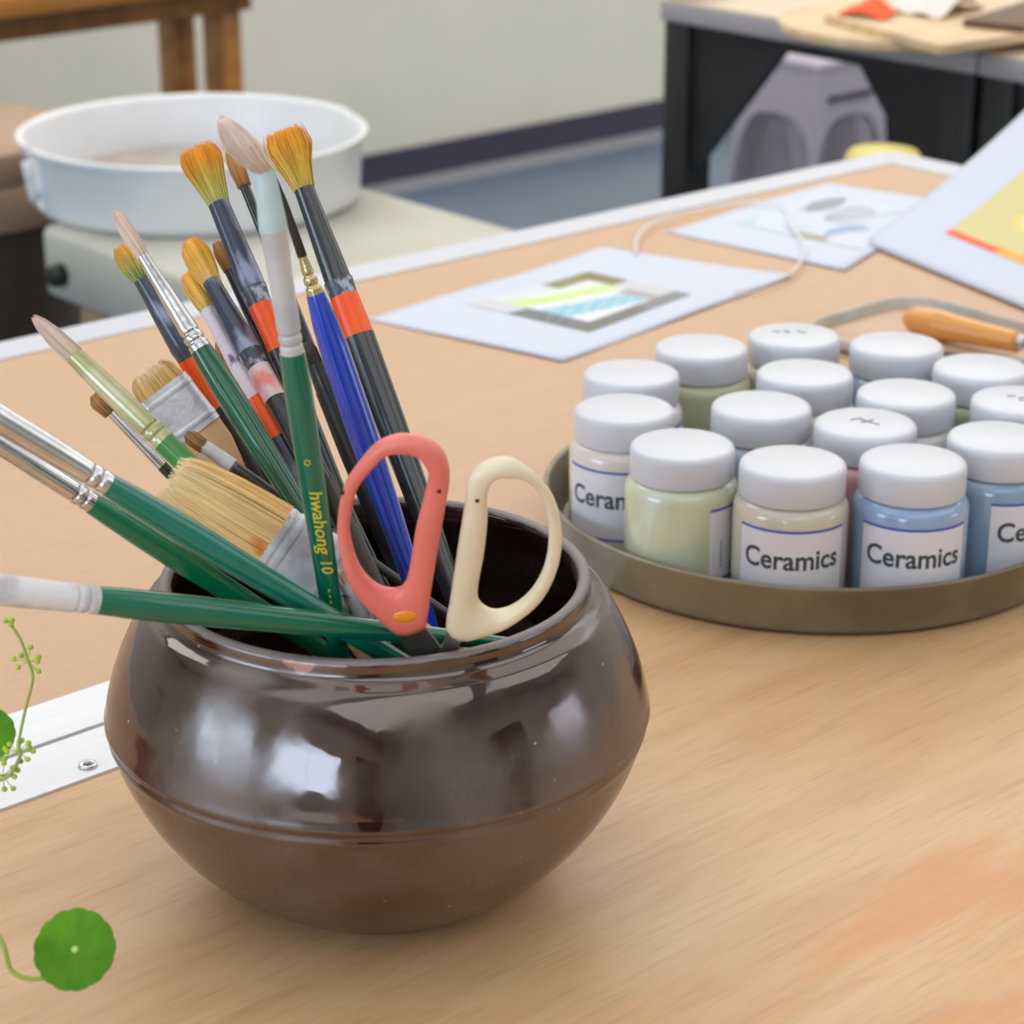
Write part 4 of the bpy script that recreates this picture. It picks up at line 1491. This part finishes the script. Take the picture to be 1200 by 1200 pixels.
# wooden-handled clay tool
M_toolwood = mat('orange_varnished_wood', lin((232, 160, 72)), .35, coat=.3, rgb2=lin((224, 150, 84)), scale=30, stretch=(1, .2, 1))
M_navy_rub = mat('navy_rubber', lin((52, 56, 84)), .5)
tl = thing('clay_tool', (1.306, 1.02, TT + .012), 'clay tool with a stout orange wooden handle lying in the shallow dish', 'clay tool')
hp = [(1.3045, 1.0300), (1.305, 1.022), (1.307, 1.004), (1.309, .985), (1.312, .962), (1.315, .938)]
hr = [.0050, .0100, .0112, .0094, .0084, .0074]
bm = bmesh.new()
sp_ = spline([(x, y, TT + .0144) for x, y in hp], 6)
rr_ = []
for i in range(len(sp_)):
    q = i / (len(sp_) - 1) * (len(hr) - 1)
    k = min(int(q), len(hr) - 2)
    rr_.append(hr[k] + (hr[k + 1] - hr[k]) * (q - k))
part('handle', tube(bm, sp_, rr_, 20), M_toolwood, tl)
part('ferrule', tube(bmesh.new(), [(1.315, .9378, TT + .0144), (1.316, .9335, TT + .0144)], [.0062, .0052], 20), M_silver, tl, angle=40)
part('blade', tube(bmesh.new(), [(1.316, .9333, TT + .0144), (1.317, .9265, TT + .0138)], [.0022, .0006], 10), M_silver, tl)
rb = thing('clay_scraper', (1.28, .96, TT + .004), 'dark navy scraper lying beside the wooden-handled tool in the dish', 'scraper')
part('blade', prism(bmesh.new(), [(1.270, 1.000), (1.277, 1.003), (1.2925, .950), (1.292, .930), (1.279, .930), (1.271, .965)], TT + .0033, TT + .0053), M_navy_rub, rb, smooth=False)

# ------------------------------------------------------------------ pottery wheel beyond the table
M_wheel = mat('cream_wheel_top', lin((192, 190, 178)), .4, rgb2=lin((182, 178, 164)), scale=6, lo=.5, hi=.7)
M_wheelside = mat('pale_grey_wheel_side', lin((186, 182, 184)), .45)
M_pan = mat('white_splash_pan', lin((236, 236, 238)), .32, rgb2=lin((228, 228, 230)), scale=8)
M_clay = mat('wet_clay_film', lin((150, 140, 134)), .5, rgb2=lin((166, 158, 150)), scale=14)
M_wheeltan = mat('tan_leg', lin((176, 146, 118)), .5)
M_knob = mat('black_knob', lin((30, 28, 28)), .4)
WX0, WX1, WY0, WY1, WZ = 1.272, 1.652, 1.62, 2.205, .616
wh = thing('pottery_wheel', ((WX0 + WX1) / 2, (WY0 + WY1) / 2, 0), 'cream pottery wheel bed beyond the far table edge, under the white splash pan', 'pottery wheel')
bm = bmesh.new()
loops = [[(x, y, z) for x, y in rrect(WX0 + i, WY0 + i, WX1 - i, WY1 - i, .03, 8)] for i, z in ((.004, WZ - .075), (0, WZ - .070), (0, WZ - .008), (.002, WZ - .003), (.008, WZ))]
rings = [[bm.verts.new(p) for p in l] for l in loops]
for a, b in zip(rings, rings[1:]):
    n = len(a)
    for k in range(n):
        bm.faces.new((a[k], a[(k + 1) % n], b[(k + 1) % n], b[k]))
bm.faces.new(rings[0][::-1])
bm.faces.new(rings[-1])
part('wheel_bed', bm, M_wheel, wh, angle=50)
part('motor_housing', box(bmesh.new(), (WX0 + .13, WY0 + .1, .17), (WX1 - .05, WY1 - .1, WZ - .0755), .012), M_wheelside, wh, angle=40)
for lx in (WX0 + .012, WX1 - .047):
    for ly in (WY0 + .04, WY1 - .115):
        part('leg', box(bmesh.new(), (lx, ly, 0), (lx + .035, ly + .05, WZ - .0755), .004), M_wheeltan, wh, angle=40)
bm = lathe(bmesh.new(), [(0, .016), (.010, .015), (.012, .012), (.013, 0), (0, 0)], 24)
kn = obj('speed_knob', bm, M_knob, wh)
kn.matrix_local = Matrix.Translation(Vector((WX0 - .0001, 2.150, WZ - .045)) - wh.location) @ Matrix.Rotation(-math.pi / 2, 4, 'Y')
PX, PY, PR = 1.474, 2.183, .195
part('wheel_head', lathe(bmesh.new(), [(0, WZ + .030), (.150, WZ + .030), (.153, WZ + .027), (.153, WZ + .016), (.03, WZ + .016), (.03, WZ + .0005), (0, WZ + .0005)], 64, (PX, PY)), M_clay, wh, angle=40)
pan = thing('splash_pan', (PX, PY, WZ), 'white two-part round plastic splash pan on the pottery wheel, clay stained inside', 'splash pan')
prof = [(.05, .0006), (.176, .0006), (.182, .004), (.184, .012), (.188, .066), (.192, .071), (.1945, .0745), (.194, .0785), (.191, .0800), (.1875, .0785), (.185, .073), (.181, .014), (.178, .006), (.172, .0036), (.05, .0036), (.05, .0006)]
# two halves overlapping with a step at the left front, where a tab hangs down
a_split = math.atan2(-.55, -.85) + math.radians(-38)


def pan_half(a0, a1, grow):
    bm = bmesh.new()
    n = 64
    rows = []
    for i in range(n + 1):
        a = a0 + (a1 - a0) * i / n
        rows.append([bm.verts.new((PX + (r + grow * (z > .004)) * math.cos(a), PY + (r + grow * (z > .004)) * math.sin(a), WZ + z + grow * .6)) for r, z in prof[:-1]])
    m_ = len(prof) - 1
    for a, b in zip(rows, rows[1:]):
        for k in range(m_):
            bm.faces.new((a[k], a[(k + 1) % m_], b[(k + 1) % m_], b[k]))
    bm.faces.new(rows[0])
    bm.faces.new(rows[-1][::-1])
    return bm


A0 = math.radians(168)
part('pan_half', pan_half(A0 + .03, A0 + math.pi, 0), M_pan, pan, angle=50)
part('pan_half', pan_half(A0 + math.pi + .002, A0 + 2 * math.pi - .01, .0035), M_pan, pan, angle=50)
tp = [Vector((PX + r * math.cos(A0 + .02), PY + r * math.sin(A0 + .02), WZ + z)) for r, z in ((.1985, .066), (.1960, .050), (.1925, .032), (.1900, .022))]
part('overlap_tab', tube(bmesh.new(), tp, [.006, .0065, .007, .0085], 12, flat=.5), M_pan, pan)
# ------------------------------------------------------------------ lidded bin at the left
M_binbody = mat('dark_brown_bin', lin((86, 70, 54)), .5, rgb2=lin((76, 62, 48)), scale=6)
M_binlid = mat('tan_bin_lid', lin((170, 140, 116)), .45, rgb2=lin((160, 130, 106)), scale=8)
CX, CY = 1.372, 2.605
bn = thing('lidded_bin', (CX, CY, 0), 'tall dark brown round bin with a tan lid left of the white splash pan', 'bin')
part('body', lathe(bmesh.new(), [(0, 0), (.150, 0), (.156, .006), (.174, .545), (.168, .545), (.150, .012), (0, .012)], 64, (CX, CY)), M_binbody, bn, angle=50)
part('lid', lathe(bmesh.new(), [(.1752, .548), (.182, .548), (.184, .556), (.182, .590), (.178, .596), (.176, .600), (.178, .606), (.180, .628), (.176, .640), (.165, .644), (0, .646), (0, .638), (.164, .636), (.172, .60), (.1752, .548)], 64, (CX, CY)), M_binlid, bn, angle=40)
# ------------------------------------------------------------------ wooden bench by the back wall
M_bench = mat('orange_brown_wood', lin((184, 122, 48)), .4, coat=.2, rgb2=lin((160, 100, 36)), scale=9, stretch=(.25, 3, 3))
M_benchd = mat('brown_bench_wood', lin((140, 92, 38)), .45, rgb2=lin((116, 74, 30)), scale=9, stretch=(3, 3, .25))
be = thing('wooden_bench', (1.9, 3.62, 0), 'narrow orange-brown wooden bench against the back wall, above the white splash pan', 'bench')
part('seat', box(bmesh.new(), (1.3, 3.47, .603), (2.575, 3.78, .640), .004), M_bench, be, angle=40)
part('apron', box(bmesh.new(), (1.36, 3.50, .560), (2.50, 3.522, .6025), .002), M_benchd, be, angle=40)
part('apron', box(bmesh.new(), (1.36, 3.728, .560), (2.50, 3.75, .6025), .002), M_benchd, be, angle=40)
for lx in (2.452, 1.37):
    for ly, dx in ((3.524, 0), (3.664, -.005)):
        part('leg', box(bmesh.new(), (lx + dx, ly, 0), (lx + dx + .040, ly + .068, .6025), .003), M_bench, be, angle=40)
# ------------------------------------------------------------------ black-framed tables on the right
M_blk = mat('black_powder_coat', lin((30, 31, 32)), .5, rgb2=lin((36, 37, 38)), scale=20)
M_slab = mat('grey_edged_table_slab', lin((168, 162, 166)), .45)
M_slabtop = mat('beige_laminate', lin((216, 196, 172)), .4)
def black_table(label, y0, y1, gusset_lo, gusset_hi):
    x0, x1 = 2.15, 2.80
    t = thing('frame_table', ((x0 + x1) / 2, (y0 + y1) / 2, 0), label, 'table', 'black-framed tables on the right')
    part('tabletop', box(bmesh.new(), (x0, y0, .750), (x1, y1, .7745), .002), M_slab, t, angle=40)
    part('laminate_sheet', box(bmesh.new(), (x0 + .003, y0 + .003, .7747), (x1 - .003, y1 - .003, .7765)), M_slabtop, t, smooth=False)
    for lx in (x0 + .004, x1 - .054):
        for ly in (y0 + .004, y1 - .046):
            part('leg', box(bmesh.new(), (lx, ly, 0), (lx + .05, ly + .042, .7495), .003), M_blk, t, angle=40)
    for lx in (x0 + .012, x1 - .036):
        part('apron', box(bmesh.new(), (lx, y0 + .047, .735), (lx + .024, y1 - .047, .7495)), M_blk, t, smooth=False)
        for ya, s, wd in ((y0 + .047, 1, .135), (y1 - .047, -1, .150)):
            bm = bmesh.new()
            pts = [(ya, .7345), (ya + s * wd, .7345), (ya + s * .006, .7345 - wd * 1.14), (ya, .7345 - wd * 1.18)]
            lo = [bm.verts.new((lx + .003, y, z)) for y, z in pts]
            hi = [bm.verts.new((lx + .018, y, z)) for y, z in pts]
            bm.faces.new(lo)
            bm.faces.new(hi[::-1])
            for k in range(4):
                bm.faces.new((lo[k], lo[(k + 1) % 4], hi[(k + 1) % 4], hi[k]))
            part('corner_gusset', bm, M_blk, t, smooth=False)
    return t


black_table('black-framed table with grey-edged top and corner gussets, the grey stool seen through it', 1.622, 2.122, 0, 0)
black_table('black-framed table joined on the right of the gusseted one, mostly out of frame', 1.118, 1.618, 0, 0)
TB = .7767
# things on the black tables
M_bat = mat('pale_plywood_bat', lin((222, 196, 158)), .5, rgb2=lin((210, 180, 140)), scale=10, stretch=(1, 5, 1))
M_rust = mat('orange_cloth', lin((238, 92, 34)), .8)
M_whitepaper2 = mat('off_white_paper', lin((226, 214, 206)), .7)
M_dkboard = mat('brown_board', lin((104, 76, 56)), .6)
bat = obj('throwing_bat', lathe(bmesh.new(), [(0, TB), (.148, TB), (.15, TB + .002), (.15, TB + .010), (.148, TB + .012), (0, TB + .012)], 64, (2.200, 1.765)), M_bat, angle=40)
tag(bat, 'round pale plywood bat overhanging the black-framed table edge, lowest of the stack', 'board')
bat3 = obj('plywood_board', prism(bmesh.new(), [(2.114, 1.816), (2.049, 1.595), (2.300, 1.570), (2.345, 1.800)], TB + .0122, TB + .0215), M_bat, smooth=False)
tag(bat3, 'four-cornered pale plywood board lying on the round bat', 'board')
bat2 = obj('brown_board', prism(bmesh.new(), [(2.165, 1.655), (2.180, 1.585), (2.325, 1.600), (2.335, 1.690)], TB + .0217, TB + .0300), M_dkboard, smooth=False)
tag(bat2, 'small dark brown board on top of the four-cornered pale board', 'board')
cl = obj('orange_cloth', sheet(bmesh.new(), lambda u, v: Vector((2.118 + .040 * u + .010 * v, 1.800 - .060 * v + .012 * u, TB + .0222 + .013 * math.sin(math.pi * v) ** 2 * (.4 + .6 * u) + .004 * u)), 16, 16, .002), M_rust)
tag(cl, 'small bright orange cloth scrap on the stacked boards', 'cloth')
fp = obj('folded_paper', sheet(bmesh.new(), lambda u, v: Vector((2.180 + .110 * u, 1.788 - .090 * v + .02 * u, TB + .0224 + .016 * math.sin(math.pi * u) ** 2 * (.3 + .7 * v) + .004 * math.sin(7 * v + 3 * u) ** 2)), 20, 20, .0012), M_whitepaper2)
tag(fp, 'crumpled off-white paper lying beside the orange cloth on the boards', 'paper')
cb = thing('cream_box', (2.20, 2.13, TB), 'small cream box at the left end of the black-framed table', 'box')
part('body', box(bmesh.new(), (2.158, 2.085, TB), (2.235, 2.118, TB + .045), .003), mat('cream_card', lin((226, 220, 196)), .6), cb, angle=40)
part('lid', box(bmesh.new(), (2.156, 2.083, TB + .0452), (2.237, 2.120, TB + .06), .003), mat('cream_card_lid', lin((232, 226, 204)), .6), cb, angle=40)
# ------------------------------------------------------------------ grey stool and navy crate beyond
M_stool = mat('grey_plastic', lin((176, 168, 182)), .4)
M_stoolhole = mat('grip_slot', lin((70, 66, 80)), .6)
SX, SY, SH = 3.405, 2.950, .452
st = thing('plastic_stool', (SX, SY, 0), 'tapered grey plastic step stool on the floor seen under the black-framed table', 'stool')
bm = bmesh.new()
loops = []
for z, w in ((SH - .012, .098), (SH - .004, .097), (SH, .092)):
    loops.append([(x, y, z) for x, y in rrect(SX - w, SY - w, SX + w, SY + w, .02, 6)])
rings = [[bm.verts.new(p) for p in l] for l in loops]
for a, b in zip(rings, rings[1:]):
    n = len(a)
    for k in range(n):
        bm.faces.new((a[k], a[(k + 1) % n], b[(k + 1) % n], b[k]))
bm.faces.new(rings[0][::-1])
bm.faces.new(rings[-1])
part('seat', bm, M_stool, st, angle=50)


def stool_side(rot):
    """one tapered side with an arch cut between its two feet"""
    bm = bmesh.new()
    h0 = SH - .0125
    out = []
    W0, W1 = .093, .122                                   # half widths at top and floor
    arch = [(.084 * math.copysign(abs(math.cos(a)) ** .6, math.cos(a)), .345 * abs(math.sin(a)) ** .55) for a in [math.pi * i / 12 for i in range(13)]]
    pts = [(-W0, h0), (W0, h0), (W1, .001)] + [(x * 1.25, z + .001) for x, z in arch] + [(-W1, .001)]
    mtx = Matrix.Rotation(rot, 4, 'Z')
    for (x, z) in pts:
        d = W0 + (W1 - W0) * (h0 - z) / h0
        out.append((x, -d, z))
    a = [bm.verts.new(mtx @ Vector(p) + Vector((SX, SY, 0))) for p in out]
    b = [bm.verts.new(mtx @ Vector((p[0] * .985, p[1] + .006, p[2])) + Vector((SX, SY, 0))) for p in out]
    n = len(a)
    bm.faces.new(a)
    bm.faces.new(b[::-1])
    for k in range(n):
        bm.faces.new((a[k], a[(k + 1) % n], b[(k + 1) % n], b[k]))
    bmesh.ops.triangulate(bm, faces=[f for f in bm.faces if len(f.verts) > 4])
    return bm


for i in range(4):
    sd = part('side_panel', stool_side(i * math.pi / 2), M_stool, st, smooth=False)
    if i == 0:
        bm = bmesh.new()
        for xo in (-.045, 0, .040):
            box(bm, (SX + xo - .02, SY - .1030, .375), (SX + xo + .016, SY - .0985, .386))
        g_ = obj('grip_slot', bm, M_stoolhole, sd, smooth=False)
M_crate = mat('navy_plastic', lin((44, 46, 88)), .5)
cr = thing('storage_crate', (3.80, 3.10, 0), 'dark navy plastic crate on the floor right behind the grey stool', 'crate')
bm = box(bmesh.new(), (3.62, 2.86, 0), (4.02, 3.27, .285), .01)
part('body', bm, M_crate, cr, angle=40)
part('rim', box(bmesh.new(), (3.61, 2.85, .2855), (4.03, 3.28, .305), .004), M_crate, cr, angle=40)
# ------------------------------------------------------------------ yellow tub on a small stool behind the table corner
M_yellow = mat('yellow_plastic', lin((232, 216, 128)), .4, rgb2=lin((224, 206, 112)), scale=8)
YX, YY = 1.943, 1.578
ys = thing('round_side_stool', (YX, YY, 0), 'small round wooden stool behind the far table corner, under the yellow tub', 'stool')
part('seat', lathe(bmesh.new(), [(0, .525), (.13, .525), (.135, .530), (.135, .545), (.13, .550), (0, .550)], 48, (YX, YY)), M_benchd, ys, angle=40)
for i in range(3):
    a = i * 2.094 + .4
    part('leg', tube(bmesh.new(), [(YX + .08 * math.cos(a), YY + .08 * math.sin(a), .5248), (YX + .125 * math.cos(a), YY + .125 * math.sin(a), .0)], [.013, .012], 12), M_benchd, ys)
yt = thing('yellow_tub', (YX, YY, .5502), 'yellow round-lidded tub peeping up behind the far corner of the table', 'tub')
part('body', lathe(bmesh.new(), [(0, .5504), (.034, .5504), (.036, .553), (.038, .684), (0, .684)], 48, (YX, YY)), M_yellow, yt, angle=40)
part('lid', lathe(bmesh.new(), [(0, .6845), (.0405, .6845), (.0415, .687), (.0410, .695), (.036, .702), (.02, .7055), (0, .7065)], 48, (YX, YY)), M_yellow, yt, angle=50)
# ------------------------------------------------------------------ pennywort plant in a pot at the left
M_leaf = bpy.data.materials.new('pennywort_leaf')
M_leaf.use_nodes = True
_n = M_leaf.node_tree
_p = _n.nodes['Principled BSDF']
_p.inputs['Roughness'].default_value = .6
_p.inputs['Specular IOR Level'].default_value = .25
_tc = _n.nodes.new('ShaderNodeTexCoord')
_nz = _n.nodes.new('ShaderNodeTexNoise')
_nz.inputs['Scale'].default_value = 60
_n.links.new(_tc.outputs['Object'], _nz.inputs['Vector'])
_cr = _n.nodes.new('ShaderNodeValToRGB')
_cr.color_ramp.elements[0].position = .38
_cr.color_ramp.elements[0].color = (*lin((66, 116, 0)), 1)
_cr.color_ramp.elements[1].position = .65
_cr.color_ramp.elements[1].color = (*lin((88, 146, 8)), 1)
_n.links.new(_nz.outputs['Fac'], _cr.inputs['Fac'])
_n.links.new(_cr.outputs['Color'], _p.inputs['Base Color'])
_p.inputs['Subsurface Weight'].default_value = .15
_p.inputs['Subsurface Radius'].default_value = (.002, .004, .001)
M_stem = mat('green_stem', lin((140, 176, 50)), .5, rgb2=lin((158, 168, 76)), scale=60)
M_floret = mat('yellow_green_floret', lin((190, 212, 60)), .5, rgb2=lin((160, 190, 50)), scale=200)
M_hub = mat('pale_leaf_hub', lin((176, 212, 96)), .5)
M_terra = mat('terracotta', lin((186, 112, 80)), .7, rgb2=lin((172, 100, 70)), scale=30)
M_soil = mat('dark_soil', lin((60, 44, 32)), .9, rgb2=lin((40, 30, 22)), scale=120)
QX, QY = .328, .808
pot = thing('potted_pennywort', (QX, QY, TT), 'pennywort plant with round bright green leaves and thin flower stalk reaching in from the left', 'plant')
part('pot', lathe(bmesh.new(), [(0, TT + .0003), (.030, TT + .0003), (.033, TT + .003), (.040, TT + .058), (.043, TT + .058), (.044, TT + .070), (.040, TT + .0705), (.037, TT + .062), (0, TT + .060)], 48, (QX, QY)), M_terra, pot, angle=40)
part('soil', lathe(bmesh.new(), [(0, TT + .0602), (.037, TT + .0622), (.0368, TT + .0655), (.02, TT + .067), (0, TT + .066)], 32, (QX, QY)), M_soil, pot)


def leaf_bm(c, n, rad, lobes=13):
    """round peltate leaf with a scalloped margin, slightly cupped"""
    n = Vector(n).normalized()
    a = n.orthogonal().normalized()
    b = n.cross(a)
    bm = bmesh.new()
    N = 104
    th = .0004
    rows = []
    for side in (1, -1):
        rr = []
        for q in (0, .12, .3, .5, .7, .86, .96, 1.0):
            ring = []
            for k in range(N):
                t = 2 * math.pi * k / N
                sc_ = 1 - .035 * (1 - abs(math.cos(lobes * t / 2))) ** 1.4 * q ** 4
                r = rad * q * sc_
                h = .06 * rad * q * q + .03 * rad * q * q * math.cos(3 * t + 1) + .010 * rad * math.cos(lobes * t) * q
                ring.append(Vector(c) + (a * math.cos(t) + b * math.sin(t)) * r + n * (h + side * th / 2))
            rr.append(ring)
        rows.append(rr)
    vs = [[[bm.verts.new(p) for p in ring] for ring in rr[1:]] for rr in rows]
    cs = [bm.verts.new(rr[0][0]) for rr in rows]
    for s in (0, 1):
        for k in range(N):
            bm.faces.new((cs[s], vs[s][0][k], vs[s][0][(k + 1) % N]))
        for p, q in zip(vs[s], vs[s][1:]):
            for k in range(N):
                bm.faces.new((p[k], p[(k + 1) % N], q[(k + 1) % N], q[k]))
    for k in range(N):
        bm.faces.new((vs[0][-1][k], vs[0][-1][(k + 1) % N], vs[1][-1][(k + 1) % N], vs[1][-1][k]))
    return bm


def pw_leaf(c, n, rad, stem):
    lf = part('leaf', leaf_bm(c, n, rad), M_leaf, pot)
    n = Vector(n).normalized()
    bm = lathe(bmesh.new(), [(0, .0004), (.0010, .0002), (.0014, -.0003), (0, -.0004)], 16)
    bmesh.ops.transform(bm, matrix=Matrix.Translation(Vector(c) + n * .0005) @ n.to_track_quat('Z', 'Y').to_matrix().to_4x4(), verts=bm.verts)
    obj('leaf_hub', bm, M_hub, lf)
    part('stem', tube(bmesh.new(), spline(stem, 8), .00085, 8), M_stem, pot)


LC = Vector((.3498, .6146, .8209))
LEAF2 = Vector((.3734, .7074, .8595))
pw_leaf(LC, (-.56, -.52, .66), .0142, [(QX - .004, QY - .028, TT + .064), (.318, .745, .842), (.322, .672, .845), (.3305, .6345, .8275), (.3322, .6268, .8138), (.3404, .6190, .8118), tuple(LC + Vector((.002, .002, -.0035))), tuple(LC + Vector((.0005, .0005, -.0006)))])
pw_leaf(LEAF2, (-.55, -.5, .68), .0105, [(QX + .006, QY - .022, TT + .065), (.345, .752, .835), (.366, .716, .848), tuple(LEAF2 - Vector((0, 0, .0005)))])
pw_leaf((.300, .770, .872), (-.2, -.3, .9), .017, [(QX - .012, QY - .008, TT + .065), (.306, .784, .845), (.300, .770, .8715)])
pw_leaf((.335, .835, .880), (.1, .1, 1), .019, [(QX + .004, QY + .012, TT + .065), (.332, .828, .850), (.335, .835, .8795)])
stalk = [(QX + .014, QY - .020, TT + .065), (.360, .735, .834), (.3700, .6965, .8464), (.3775, .6934, .8536), (.379, .6951, .8595), (.3839, .6968, .8711), (.3886, .6981, .8813), (.3888, .7009, .8872), (.3886, .7047, .8944), (.387, .7096, .9009)]
part('flower_stalk', tube(bmesh.new(), spline(stalk, 8), [.0008] * 17 + [.0007] * 16 + [.00055] * 40, 8), M_stem, pot)
for c, nf, sp in (((.3718, .6958, .8480), 9, .0058), ((.3782, .6942, .8566), 10, .0052), ((.3888, .7009, .8872), 7, .0052), ((.387, .7096, .9009), 3, .0014)):
    bm = bmesh.new()
    c = Vector(c)
    for i in range(nf):
        d = (RGT * math.cos(i * 2.4 + .5) + UPV * math.sin(i * 2.4 + .5) * .7 - FWD * random.uniform(-.5, .5)).normalized()
        e = c + d * sp * random.uniform(.5, 1)
        tube(bm, [c, e], [.0002, .0002], 5)
        q = e + d * .0006
        r = bmesh.ops.create_icosphere(bm, subdivisions=2, radius=.0011)
        for v in r['verts']:
            v.co = v.co * random.uniform(.95, 1.05) + q
    part('floret_whorl', bm, M_floret, pot)
